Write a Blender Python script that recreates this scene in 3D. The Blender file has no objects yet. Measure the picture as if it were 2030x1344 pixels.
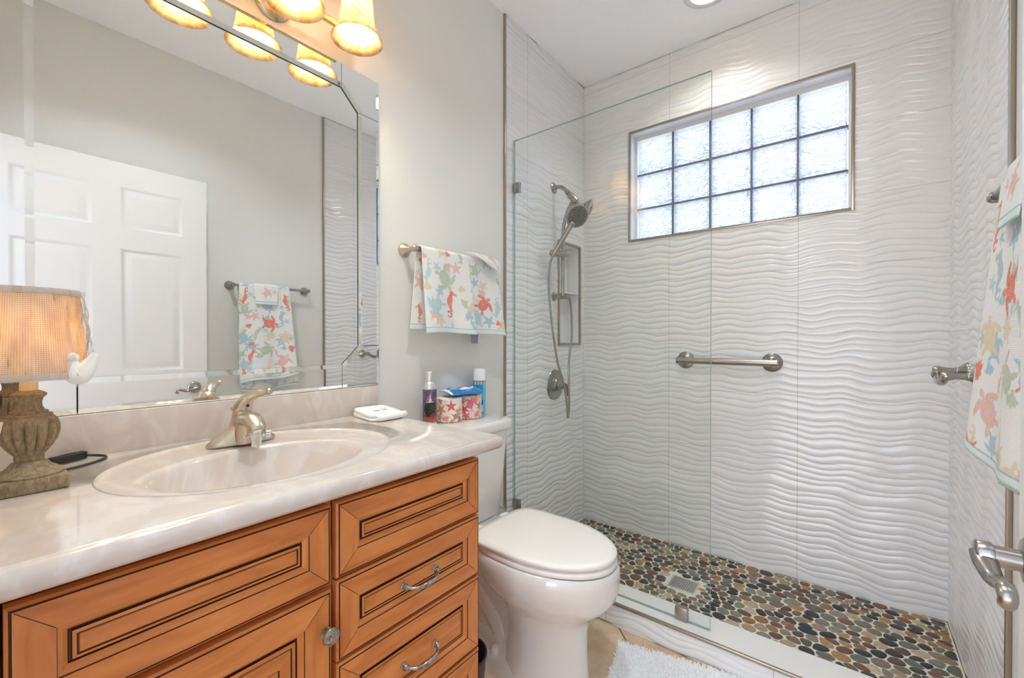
import bpy, bmesh, math, random
import numpy as np
from mathutils import Vector, Matrix

random.seed(7)
rng = np.random.default_rng(7)
C = bpy.context.scene.collection
sc = bpy.context.scene
PI = math.pi
V = Vector


def lin(r, g, b):
    f = lambda c: (c / 255 / 12.92) if c <= 10.31 else ((c / 255 + 0.055) / 1.055) ** 2.4
    return (f(r), f(g), f(b), 1.0)


# ------------------------------------------------------------------ camera
H = 1.178
CX = 1.335
cd = bpy.data.cameras.new('camera')
cam = bpy.data.objects.new('camera', cd)
C.objects.link(cam)
cd.sensor_width = 36
cd.lens = 855.3 / 2030 * 36
cd.shift_y = 4.0 / 2030
cd.clip_start = 0.02
cam.location = (CX, 0, H)
cam.rotation_euler = (PI / 2 - 0.0063, 0, 0.6659)
sc.camera = cam

# ------------------------------------------------------------------ world, lights, exposure
sc.view_settings.view_transform = 'Standard'
sc.view_settings.look = 'None'
sc.view_settings.gamma = 1
sc.view_settings.exposure = 1.6
sc.view_settings.use_curve_mapping = False
# a white room: let the light bounce until it has filled the corners
sc.cycles.max_bounces = 24
sc.cycles.diffuse_bounces = 14
sc.cycles.glossy_bounces = 8
sc.cycles.transmission_bounces = 12
sc.cycles.transparent_max_bounces = 24
w = bpy.data.worlds.new('world')
sc.world = w
w.use_nodes = True
nt = w.node_tree
nt.nodes.clear()
wo = nt.nodes.new('ShaderNodeOutputWorld')
bg = nt.nodes.new('ShaderNodeBackground')
tc = nt.nodes.new('ShaderNodeTexCoord')
sx = nt.nodes.new('ShaderNodeSeparateXYZ')
rp = nt.nodes.new('ShaderNodeValToRGB')
mp = nt.nodes.new('ShaderNodeMapRange')
mp.inputs['From Min'].default_value = -1
mp.inputs['From Max'].default_value = 1
nt.links.new(tc.outputs['Generated'], sx.inputs[0])
nt.links.new(sx.outputs['Z'], mp.inputs['Value'])
nt.links.new(mp.outputs['Result'], rp.inputs[0])
nt.links.new(rp.outputs[0], bg.inputs[0])
nt.links.new(bg.outputs[0], wo.inputs[0])
e = rp.color_ramp.elements
e[0].position = 0.30
e[0].color = (0.76, 0.80, 0.88, 1)
e[1].position = 0.80
e[1].color = (0.60, 0.72, 1.0, 1)
m_ = e.new(0.5)
m_.color = (0.76, 0.84, 1.0, 1)
bg.inputs['Strength'].default_value = 0.95


def area(name, loc, rot, sx_, sy_, power, col):
    l = bpy.data.lights.new(name, 'AREA')
    l.shape = 'RECTANGLE'
    l.size = sx_
    l.size_y = sy_
    l.energy = power
    l.color = col
    o = bpy.data.objects.new(name, l)
    C.objects.link(o)
    o.location = loc
    o.rotation_euler = rot
    return o


# unseen soft fill added beyond the open doorway to brighten the room
area('doorway_fill_light', (1.15, -2.7, 1.0), (math.radians(102), 0, 0), 1.5, 1.5, 11, (1.0, 0.98, 0.95))
# disk lamp for the recessed shower light and for the added ceiling fill
def downlight(x, y, power, col):
    l = bpy.data.lights.new('recessed_lamp', 'AREA')
    l.shape = 'DISK'
    l.size = 0.13
    l.spread = math.radians(125)
    l.energy = power
    l.color = col
    o = bpy.data.objects.new('recessed_lamp', l)
    C.objects.link(o)
    o.location = (x, y, 2.742)


DL = [(0.815, 2.10), (0.86, 0.62)]      # over the shower; added out of view to brighten the vanity side
downlight(*DL[0], 1.1, (1.0, 0.97, 0.92))
downlight(*DL[1], 2.75, (0.78, 0.89, 1.0))


# ------------------------------------------------------------------ materials
def newmat(name):
    m = bpy.data.materials.new(name)
    m.use_nodes = True
    t = m.node_tree
    t.nodes.clear()
    out = t.nodes.new('ShaderNodeOutputMaterial')
    return m, t, out


def N(t, kind, **kw):
    n = t.nodes.new('ShaderNode' + kind)
    for k, v in kw.items():
        if k in n.inputs:
            n.inputs[k].default_value = v
        else:
            setattr(n, k, v)
    return n


def coords(t, scale=(1, 1, 1), rot=(0, 0, 0), kind='Object'):
    tc = N(t, 'TexCoord')
    mp = N(t, 'Mapping')
    mp.inputs['Scale'].default_value = scale
    mp.inputs['Rotation'].default_value = rot
    t.links.new(tc.outputs[kind], mp.inputs['Vector'])
    return mp.outputs[0]


def ramp(t, fac, stops):
    r = N(t, 'ValToRGB')
    el = r.color_ramp.elements
    el[0].position, el[0].color = stops[0]
    el[1].position, el[1].color = stops[-1]
    for p, c in stops[1:-1]:
        x = el.new(p)
        x.color = c
    t.links.new(fac, r.inputs[0])
    return r.outputs[0]


def pbr(name, col, rough=0.5, metal=0.0, noise=None, bump=None, spec=0.5, coat=0.0, attr=None, trans=0.0, aniso=0.0, sss=0.0):
    """noise=(scale vec, col2, low, high)  bump=(scale vec, strength, distance, detail)"""
    m, t, out = newmat(name)
    b = N(t, 'BsdfPrincipled')
    b.inputs['Base Color'].default_value = col
    b.inputs['Roughness'].default_value = rough
    b.inputs['Metallic'].default_value = metal
    b.inputs['Specular IOR Level'].default_value = spec
    b.inputs['Coat Weight'].default_value = coat
    b.inputs['Coat Roughness'].default_value = 0.08
    b.inputs['Anisotropic'].default_value = aniso
    if sss:
        b.inputs['Subsurface Weight'].default_value = sss
        b.inputs['Subsurface Radius'].default_value = (0.01, 0.008, 0.006)
    t.links.new(b.outputs[0], out.inputs[0])
    if noise:
        sc_, c2, lo_, hi_ = noise
        n = N(t, 'TexNoise')
        n.inputs['Scale'].default_value = 1
        n.inputs['Detail'].default_value = 5
        n.inputs['Distortion'].default_value = 0.6
        t.links.new(coords(t, sc_), n.inputs['Vector'])
        t.links.new(ramp(t, n.outputs['Fac'], [(lo_, col), (hi_, c2)]), b.inputs['Base Color'])
    if attr:
        a = N(t, 'Attribute', attribute_name=attr)
        t.links.new(a.outputs['Color'], b.inputs['Base Color'])
    if bump:
        sc_, st, dist, det = bump
        n = N(t, 'TexNoise')
        n.inputs['Scale'].default_value = 1
        n.inputs['Detail'].default_value = det
        t.links.new(coords(t, sc_), n.inputs['Vector'])
        bp = N(t, 'Bump')
        bp.inputs['Strength'].default_value = st
        bp.inputs['Distance'].default_value = dist
        t.links.new(n.outputs['Fac'], bp.inputs['Height'])
        t.links.new(bp.outputs[0], b.inputs['Normal'])
    return m


M = {}
M['paint'] = pbr('wall_paint', lin(227, 227, 223), 0.6, bump=((70, 70, 70), 0.12, 0.004, 2))
M['ceil'] = pbr('ceiling_paint', lin(250, 252, 254), 0.8, bump=((60, 60, 60), 0.35, 0.006, 3))
M['white'] = pbr('white_paint', lin(222, 221, 218), 0.35, bump=((25, 25, 4), 0.06, 0.003, 4))
M['porcelain'] = pbr('porcelain', lin(228, 226, 223), 0.12, coat=0.6)
M['seat'] = pbr('seat_plastic', lin(240, 238, 235), 0.22)
M['nickel'] = pbr('brushed_nickel', (0.40, 0.375, 0.34, 1), 0.25, 1.0, aniso=0.3)
M['bronze'] = pbr('satin_nickel_dark', (0.42, 0.37, 0.31, 1), 0.33, 1.0)
M['antique'] = pbr('antique_nickel', (0.46, 0.42, 0.37, 1), 0.3, 1.0, noise=((120, 120, 120), (0.16, 0.14, 0.12, 1), 0.48, 0.70))
M['warmnickel'] = pbr('champagne_nickel', (0.62, 0.53, 0.42, 1), 0.3, 1.0)
M['chrome'] = pbr('chrome', (0.75, 0.76, 0.77, 1), 0.08, 1.0)
M['brass'] = pbr('warm_brass_nickel', (0.66, 0.52, 0.36, 1), 0.22, 1.0)
M['mirror'] = pbr('mirror_silver', (0.93, 0.95, 0.945, 1), 0.0, 1.0)
M['mirror_edge'] = pbr('mirror_edge_green', lin(62, 84, 70), 0.2)
M['black'] = pbr('black_plastic', lin(30, 29, 30), 0.4)
M['cord'] = pbr('dark_cord', lin(52, 42, 35), 0.45)
M['darkgap'] = pbr('dark_glaze', lin(78, 35, 15), 0.5)
M['plum'] = pbr('plum_plastic', lin(58, 44, 66), 0.4)
M['stone'] = pbr('weathered_wood', lin(124, 101, 72), 0.75, noise=((190, 190, 90), lin(172, 153, 124), 0.30, 0.80), bump=((240, 240, 90), 0.25, 0.001, 4))
M['ceramic_bird'] = pbr('white_bisque', lin(240, 238, 234), 0.5)
M['candle'] = pbr('candle_sleeve', lin(240, 215, 165), 0.5, sss=0.3)
M['cloth'] = pbr('white_terry', lin(246, 244, 240), 0.95, bump=((420, 420, 420), 0.8, 0.002, 2))
M['thread'] = pbr('blue_thread', lin(70, 105, 128), 0.8)
M['thread2'] = pbr('peach_thread', lin(238, 190, 150), 0.8)
M['alu'] = pbr('brushed_aluminium', (0.78, 0.76, 0.74, 1), 0.3, 0.9)
M['capwhite'] = pbr('white_cap', lin(243, 241, 242), 0.25)
M['print'] = pbr('printed_paper', (1, 1, 1, 1), 0.45, attr='Col')
M['printgloss'] = pbr('printed_can', (1, 1, 1, 1), 0.25, attr='Col')
M['grout'] = pbr('shower_grout', lin(226, 220, 209), 0.9)
M['mat'] = pbr('white_shag_backing', lin(250, 250, 250), 0.95)
M['caulk'] = pbr('caulk', lin(222, 214, 202), 0.7)
M['rubber'] = pbr('grey_nozzles', lin(92, 90, 86), 0.5)
M['tag'] = pbr('grey_tag', lin(156, 157, 164), 0.7)
M['warn'] = pbr('warning_tag', lin(240, 214, 206), 0.6)
M['warnred'] = pbr('warning_print', lin(222, 130, 120), 0.6)
M['bluepack'] = pbr('blue_film', lin(18, 122, 190), 0.2, coat=0.4, bump=((30, 30, 30), 0.4, 0.01, 2))
M['whitefilm'] = pbr('white_film', lin(232, 236, 240), 0.25)
M['navyfilm'] = pbr('navy_film', lin(20, 58, 120), 0.25)

# cultured marble
m, t, out = newmat('cultured_marble')
b = N(t, 'BsdfPrincipled')
b.inputs['Roughness'].default_value = 0.12
b.inputs['Coat Weight'].default_value = 0.5
b.inputs['Coat Roughness'].default_value = 0.06
n = N(t, 'TexNoise')
n.inputs['Scale'].default_value = 5
n.inputs['Detail'].default_value = 6
n.inputs['Distortion'].default_value = 2.2
t.links.new(coords(t, (1, 1.8, 1.2), (0.3, 0.2, 0.6)), n.inputs['Vector'])
t.links.new(ramp(t, n.outputs['Fac'], [(0.30, lin(205, 192, 183)), (0.50, lin(209, 198, 191)), (0.62, lin(216, 208, 203)), (0.72, lin(207, 196, 188))]), b.inputs['Base Color'])
t.links.new(b.outputs[0], out.inputs[0])
M['marble'] = m


def wood(name, scale):
    m, t, out = newmat(name)
    b = N(t, 'BsdfPrincipled')
    b.inputs['Roughness'].default_value = 0.36
    n = N(t, 'TexNoise')
    n.inputs['Scale'].default_value = 1
    n.inputs['Detail'].default_value = 6
    n.inputs['Distortion'].default_value = 0.8
    t.links.new(coords(t, scale), n.inputs['Vector'])
    t.links.new(ramp(t, n.outputs['Fac'], [(0.3, lin(184, 107, 51)), (0.5, lin(206, 127, 65)), (0.7, lin(219, 142, 78))]), b.inputs['Base Color'])
    t.links.new(b.outputs[0], out.inputs[0])
    return m


M['wood_h'] = wood('maple_horizontal', (30, 5, 28))
M['wood_v'] = wood('maple_vertical', (30, 28, 5))


# wavy wall tile; joints every 0.3 m up and 0.6 m along, axis = 'X' or 'Y'
def tilemat(name, axis, off, joint=True):
    m, t, out = newmat(name)
    b = N(t, 'BsdfPrincipled')
    b.inputs['Roughness'].default_value = 0.18
    tc = N(t, 'TexCoord')
    s = N(t, 'SeparateXYZ')
    t.links.new(tc.outputs['Object'], s.inputs[0])

    def line(sock, period, offset, width):
        a = N(t, 'Math', operation='ADD')
        a.inputs[1].default_value = 60 * period - offset + period / 2
        t.links.new(sock, a.inputs[0])
        md = N(t, 'Math', operation='MODULO')
        md.inputs[1].default_value = period
        t.links.new(a.outputs[0], md.inputs[0])
        sb = N(t, 'Math', operation='SUBTRACT')
        sb.inputs[1].default_value = period / 2
        t.links.new(md.outputs[0], sb.inputs[0])
        ab = N(t, 'Math', operation='ABSOLUTE')
        t.links.new(sb.outputs[0], ab.inputs[0])
        lt = N(t, 'Math', operation='LESS_THAN')
        lt.inputs[1].default_value = width
        t.links.new(ab.outputs[0], lt.inputs[0])
        return lt.outputs[0]
    mx = N(t, 'Math', operation='MAXIMUM')
    t.links.new(line(s.outputs['Z'], 0.30, 0.306, 0.0009), mx.inputs[0])
    t.links.new(line(s.outputs[axis], 0.60, off, 0.0011), mx.inputs[1])
    mixc = N(t, 'MixRGB')
    mixc.inputs[1].default_value = lin(230, 230, 230)
    mixc.inputs[2].default_value = lin(188, 182, 173)
    t.links.new(mx.outputs[0], mixc.inputs[0])
    if joint:
        t.links.new(mixc.outputs[0], b.inputs['Base Color'])
    else:
        b.inputs['Base Color'].default_value = lin(230, 230, 230)
    t.links.new(b.outputs[0], out.inputs[0])
    return m


M['tile_x'] = tilemat('wave_tile_back', 'X', 0.5385)
M['tile_yl'] = tilemat('wave_tile_left', 'Y', 1.8235)
M['tile_yr'] = tilemat('wave_tile_right', 'Y', 1.835)
M['tile_plain'] = tilemat('wave_tile_plain', 'X', 0.5, False)


def schlick(t, f0=0.04):
    lw = N(t, 'LayerWeight')
    lw.inputs['Blend'].default_value = 0.5
    p = N(t, 'Math', operation='POWER')
    p.inputs[1].default_value = 5
    t.links.new(lw.outputs['Facing'], p.inputs[0])
    ma = N(t, 'Math', operation='MULTIPLY_ADD')
    ma.inputs[1].default_value = 1 - f0
    ma.inputs[2].default_value = f0
    t.links.new(p.outputs[0], ma.inputs[0])
    return ma.outputs[0], lw


def glassmat(name, tint, f0=0.04, rough=0.0, bump=None):
    m, t, out = newmat(name)
    tr = N(t, 'BsdfTransparent')
    tr.inputs[0].default_value = tint
    gl = N(t, 'BsdfGlossy')
    gl.inputs['Roughness'].default_value = rough
    mix = N(t, 'MixShader')
    f, lw = schlick(t, f0)
    t.links.new(f, mix.inputs[0])
    t.links.new(tr.outputs[0], mix.inputs[1])
    t.links.new(gl.outputs[0], mix.inputs[2])
    t.links.new(mix.outputs[0], out.inputs[0])
    if bump:
        n = N(t, 'TexNoise')
        n.inputs['Scale'].default_value = bump[0]
        n.inputs['Detail'].default_value = 3
        n.inputs['Distortion'].default_value = 1.0
        t.links.new(coords(t, (1, 1, 0.5), (0.4, 0.3, 0.2)), n.inputs['Vector'])
        bp = N(t, 'Bump')
        bp.inputs['Strength'].default_value = bump[1]
        bp.inputs['Distance'].default_value = 0.02
        t.links.new(n.outputs['Fac'], bp.inputs['Height'])
        t.links.new(bp.outputs[0], gl.inputs['Normal'])
        t.links.new(bp.outputs[0], lw.inputs['Normal'])
    return m


M['glass'] = glassmat('shower_glass', (0.975, 0.989, 0.981, 1), 0.03)
M['film'] = glassmat('clear_film', (0.97, 0.97, 0.97, 1), 0.09, 0.10, (22, 0.9))
t = M['film'].node_tree
out = [x for x in t.nodes if x.type == 'OUTPUT_MATERIAL'][0]
src = out.inputs[0].links[0].from_socket
df = N(t, 'BsdfDiffuse')
df.inputs[0].default_value = (0.9, 0.9, 0.9, 1)
mxf = N(t, 'MixShader')
n = N(t, 'TexNoise')
n.inputs['Scale'].default_value = 1
n.inputs['Detail'].default_value = 2
t.links.new(coords(t, (18, 18, 5), (0.5, 0.4, 0)), n.inputs['Vector'])
t.links.new(ramp(t, n.outputs['Fac'], [(0.40, (0.05, 0.05, 0.05, 1)), (0.66, (0.22, 0.22, 0.22, 1))]), mxf.inputs[0])
t.links.new(src, mxf.inputs[1])
t.links.new(df.outputs[0], mxf.inputs[2])
t.links.new(mxf.outputs[0], out.inputs[0])
M['glass_edge'] = pbr('glass_edge_green', lin(150, 176, 166), 0.1)

# patterned glass block
m, t, out = newmat('patterned_glass_block')
vec = coords(t, (1, 1, 1))
n1 = N(t, 'TexNoise')
n1.inputs['Scale'].default_value = 24
n1.inputs['Detail'].default_value = 3
n1.inputs['Distortion'].default_value = 1.6
t.links.new(coords(t, (1, 1, 1.6), (0, 0.5, 0)), n1.inputs['Vector'])
bp = N(t, 'Bump')
bp.inputs['Strength'].default_value = 1.0
bp.inputs['Distance'].default_value = 0.03
t.links.new(n1.outputs['Fac'], bp.inputs['Height'])
rf = N(t, 'BsdfRefraction')
rf.inputs['Color'].default_value = (0.86, 0.90, 1.0, 1)
rf.inputs['Roughness'].default_value = 0.08
rf.inputs['IOR'].default_value = 1.45
tl = N(t, 'BsdfTranslucent')
tl.inputs['Color'].default_value = (0.80, 0.85, 1.0, 1)
gl = N(t, 'BsdfGlossy')
gl.inputs['Roughness'].default_value = 0.05
for x in (rf, tl, gl):
    t.links.new(bp.outputs[0], x.inputs['Normal'])
mx1 = N(t, 'MixShader')
mx1.inputs[0].default_value = 0.62
t.links.new(rf.outputs[0], mx1.inputs[1])
t.links.new(tl.outputs[0], mx1.inputs[2])
mx2 = N(t, 'MixShader')
mx2.inputs[0].default_value = 0.06
t.links.new(mx1.outputs[0], mx2.inputs[1])
t.links.new(gl.outputs[0], mx2.inputs[2])
t.links.new(mx2.outputs[0], out.inputs[0])
M['block'] = m
m, t, out = newmat('white_shag')
df = N(t, 'BsdfDiffuse')
tl = N(t, 'BsdfTranslucent')
mx1 = N(t, 'MixShader')
mx1.inputs[0].default_value = 0.4
for x in (df, tl):
    x.inputs[0].default_value = lin(252, 252, 252)
t.links.new(df.outputs[0], mx1.inputs[1])
t.links.new(tl.outputs[0], mx1.inputs[2])
t.links.new(mx1.outputs[0], out.inputs[0])
M['pile'] = m
M['mullion'] = pbr('block_mortar', lin(108, 106, 108), 0.6)


def emit(name, col, strength):
    m, t, out = newmat(name)
    em = N(t, 'Emission')
    em.inputs[0].default_value = col
    em.inputs[1].default_value = strength
    t.links.new(em.outputs[0], out.inputs[0])
    return m


M['bulb'] = emit('lit_bulb', (1.0, 0.92, 0.56, 1), 60)
M['lampbulb'] = emit('lit_lamp_bulb', (1.0, 0.66, 0.34, 1), 9)
M['lens'] = emit('lit_lens', (1.0, 0.82, 0.50, 1), 2.2)

# alabaster shade glass
m, t, out = newmat('alabaster_glass')
n = N(t, 'TexNoise')
n.inputs['Scale'].default_value = 16
n.inputs['Detail'].default_value = 5
n.inputs['Distortion'].default_value = 2.5
t.links.new(coords(t, (1, 1, 0.8)), n.inputs['Vector'])
colr = ramp(t, n.outputs['Fac'], [(0.33, lin(204, 168, 120)), (0.50, lin(225, 200, 158)), (0.68, lin(238, 222, 192))])
tl = N(t, 'BsdfTranslucent')
df = N(t, 'BsdfDiffuse')
gl = N(t, 'BsdfGlossy')
gl.inputs['Roughness'].default_value = 0.1
t.links.new(colr, tl.inputs[0])
t.links.new(colr, df.inputs[0])
a1 = N(t, 'MixShader')
a1.inputs[0].default_value = 0.5
t.links.new(tl.outputs[0], a1.inputs[1])
t.links.new(df.outputs[0], a1.inputs[2])
a2 = N(t, 'MixShader')
f, lw = schlick(t, 0.05)
t.links.new(f, a2.inputs[0])
t.links.new(a1.outputs[0], a2.inputs[1])
t.links.new(gl.outputs[0], a2.inputs[2])
t.links.new(a2.outputs[0], out.inputs[0])
M['alabaster'] = m

# burlap: woven threads from two crossed wave textures in UV space (u along, v up, metres)
m, t, out = newmat('burlap')
uvn = N(t, 'TexCoord')
su = N(t, 'SeparateXYZ')
t.links.new(uvn.outputs['UV'], su.inputs[0])


def thread(sock, freq):
    a = N(t, 'Math', operation='MULTIPLY')
    a.inputs[1].default_value = freq
    t.links.new(sock, a.inputs[0])
    s_ = N(t, 'Math', operation='SINE')
    t.links.new(a.outputs[0], s_.inputs[0])
    ab = N(t, 'Math', operation='ABSOLUTE')
    t.links.new(s_.outputs[0], ab.inputs[0])
    return ab.outputs[0]


h1 = thread(su.outputs[0], PI / 0.0030)
h2 = thread(su.outputs[1], PI / 0.0032)
mn = N(t, 'Math', operation='MINIMUM')
t.links.new(h1, mn.inputs[0])
t.links.new(h2, mn.inputs[1])
n = N(t, 'TexNoise')
n.inputs['Scale'].default_value = 60
n.inputs['Detail'].default_value = 3
t.links.new(coords(t, (1, 1, 0.3)), n.inputs['Vector'])
colr0 = ramp(t, n.outputs['Fac'], [(0.3, lin(196, 160, 120)), (0.6, lin(228, 198, 160))])
wv = N(t, 'MixRGB', blend_type='MULTIPLY')
wv.inputs[0].default_value = 1
t.links.new(colr0, wv.inputs[1])
t.links.new(ramp(t, mn.outputs[0], [(0.10, (0.42, 0.36, 0.30, 1)), (0.45, (1, 1, 1, 1))]), wv.inputs[2])
colr = wv.outputs[0]
tl = N(t, 'BsdfTranslucent')
df = N(t, 'BsdfDiffuse')
t.links.new(colr, tl.inputs[0])
t.links.new(colr, df.inputs[0])
a1 = N(t, 'MixShader')
a1.inputs[0].default_value = 0.5
t.links.new(tl.outputs[0], a1.inputs[1])
t.links.new(df.outputs[0], a1.inputs[2])
hole = N(t, 'Math', operation='LESS_THAN')
hole.inputs[1].default_value = 0.22
t.links.new(mn.outputs[0], hole.inputs[0])
hm = N(t, 'Math', operation='MULTIPLY')
hm.inputs[1].default_value = 0.0
t.links.new(hole.outputs[0], hm.inputs[0])
tp = N(t, 'BsdfTransparent')
a2 = N(t, 'MixShader')
t.links.new(hm.outputs[0], a2.inputs[0])
t.links.new(a1.outputs[0], a2.inputs[1])
t.links.new(tp.outputs[0], a2.inputs[2])
t.links.new(a2.outputs[0], out.inputs[0])
M['burlap'] = m

# printed waffle towel: colour attribute + woven bump in UV metres
m, t, out = newmat('printed_towel')
b = N(t, 'BsdfPrincipled')
b.inputs['Roughness'].default_value = 0.95
b.inputs['Specular IOR Level'].default_value = 0.1
a = N(t, 'Attribute', attribute_name='Col')
t.links.new(a.outputs['Color'], b.inputs['Base Color'])
uvn = N(t, 'TexCoord')
su = N(t, 'SeparateXYZ')
t.links.new(uvn.outputs['UV'], su.inputs[0])
h1 = thread(su.outputs[0], PI / 0.0045)
h2 = thread(su.outputs[1], PI / 0.0032)
ml = N(t, 'Math', operation='MULTIPLY')
t.links.new(h1, ml.inputs[0])
t.links.new(h2, ml.inputs[1])
bp = N(t, 'Bump')
bp.inputs['Strength'].default_value = 0.45
bp.inputs['Distance'].default_value = 0.002
t.links.new(ml.outputs[0], bp.inputs['Height'])
t.links.new(bp.outputs[0], b.inputs['Normal'])
tl = N(t, 'BsdfTranslucent')
t.links.new(a.outputs['Color'], tl.inputs[0])
mx1 = N(t, 'MixShader')
mx1.inputs[0].default_value = 0.2
t.links.new(b.outputs[0], mx1.inputs[1])
t.links.new(tl.outputs[0], mx1.inputs[2])
t.links.new(mx1.outputs[0], out.inputs[0])
M['towel'] = m

# floor tile laid on the diagonal
m, t, out = newmat('beige_floor_tile')
b = N(t, 'BsdfPrincipled')
b.inputs['Roughness'].default_value = 0.35
tc = N(t, 'TexCoord')
mpn = N(t, 'Mapping')
mpn.inputs['Rotation'].default_value = (0, 0, PI / 4)
t.links.new(tc.outputs['Object'], mpn.inputs['Vector'])
s = N(t, 'SeparateXYZ')
t.links.new(mpn.outputs[0], s.inputs[0])


def fline(sock, off):
    a = N(t, 'Math', operation='ADD')
    a.inputs[1].default_value = 30 * 0.43 + 0.215 - off
    t.links.new(sock, a.inputs[0])
    md = N(t, 'Math', operation='MODULO')
    md.inputs[1].default_value = 0.43
    t.links.new(a.outputs[0], md.inputs[0])
    sb = N(t, 'Math', operation='SUBTRACT')
    sb.inputs[1].default_value = 0.215
    t.links.new(md.outputs[0], sb.inputs[0])
    ab = N(t, 'Math', operation='ABSOLUTE')
    t.links.new(sb.outputs[0], ab.inputs[0])
    lt = N(t, 'Math', operation='LESS_THAN')
    lt.inputs[1].default_value = 0.0028
    t.links.new(ab.outputs[0], lt.inputs[0])
    return lt.outputs[0]


mx = N(t, 'Math', operation='MAXIMUM')
# rotated coords: X' = (x - y)/sqrt2, Y' = (x + y)/sqrt2
t.links.new(fline(s.outputs['Y'], 2.241 / math.sqrt(2)), mx.inputs[0])
t.links.new(fline(s.outputs['X'], -1.147 / math.sqrt(2)), mx.inputs[1])
n = N(t, 'TexNoise')
n.inputs['Scale'].default_value = 9
n.inputs['Detail'].default_value = 7
n.inputs['Roughness'].default_value = 0.65
t.links.new(coords(t), n.inputs['Vector'])
tcol = ramp(t, n.outputs['Fac'], [(0.3, lin(194, 164, 134)), (0.55, lin(220, 192, 162)), (0.75, lin(234, 212, 182))])
mixc = N(t, 'MixRGB')
mixc.inputs[2].default_value = lin(120, 96, 74)
t.links.new(mx.outputs[0], mixc.inputs[0])
t.links.new(tcol, mixc.inputs[1])
t.links.new(mixc.outputs[0], b.inputs['Base Color'])
t.links.new(b.outputs[0], out.inputs[0])
M['floor'] = m

# pebbles: colour per stone from an attribute, with a little mottling
m, t, out = newmat('pebbles')
b = N(t, 'BsdfPrincipled')
b.inputs['Roughness'].default_value = 0.4
a = N(t, 'Attribute', attribute_name='Col')
n = N(t, 'TexNoise')
n.inputs['Scale'].default_value = 70
n.inputs['Detail'].default_value = 5
t.links.new(coords(t, (1, 2.2, 1)), n.inputs['Vector'])
mm = N(t, 'MixRGB', blend_type='MULTIPLY')
mm.inputs[0].default_value = 1
t.links.new(a.outputs['Color'], mm.inputs[1])
t.links.new(ramp(t, n.outputs['Fac'], [(0.3, (0.72, 0.72, 0.72, 1)), (0.7, (1.25, 1.22, 1.18, 1))]), mm.inputs[2])
t.links.new(mm.outputs[0], b.inputs['Base Color'])
t.links.new(b.outputs[0], out.inputs[0])
M['pebble'] = m


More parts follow.
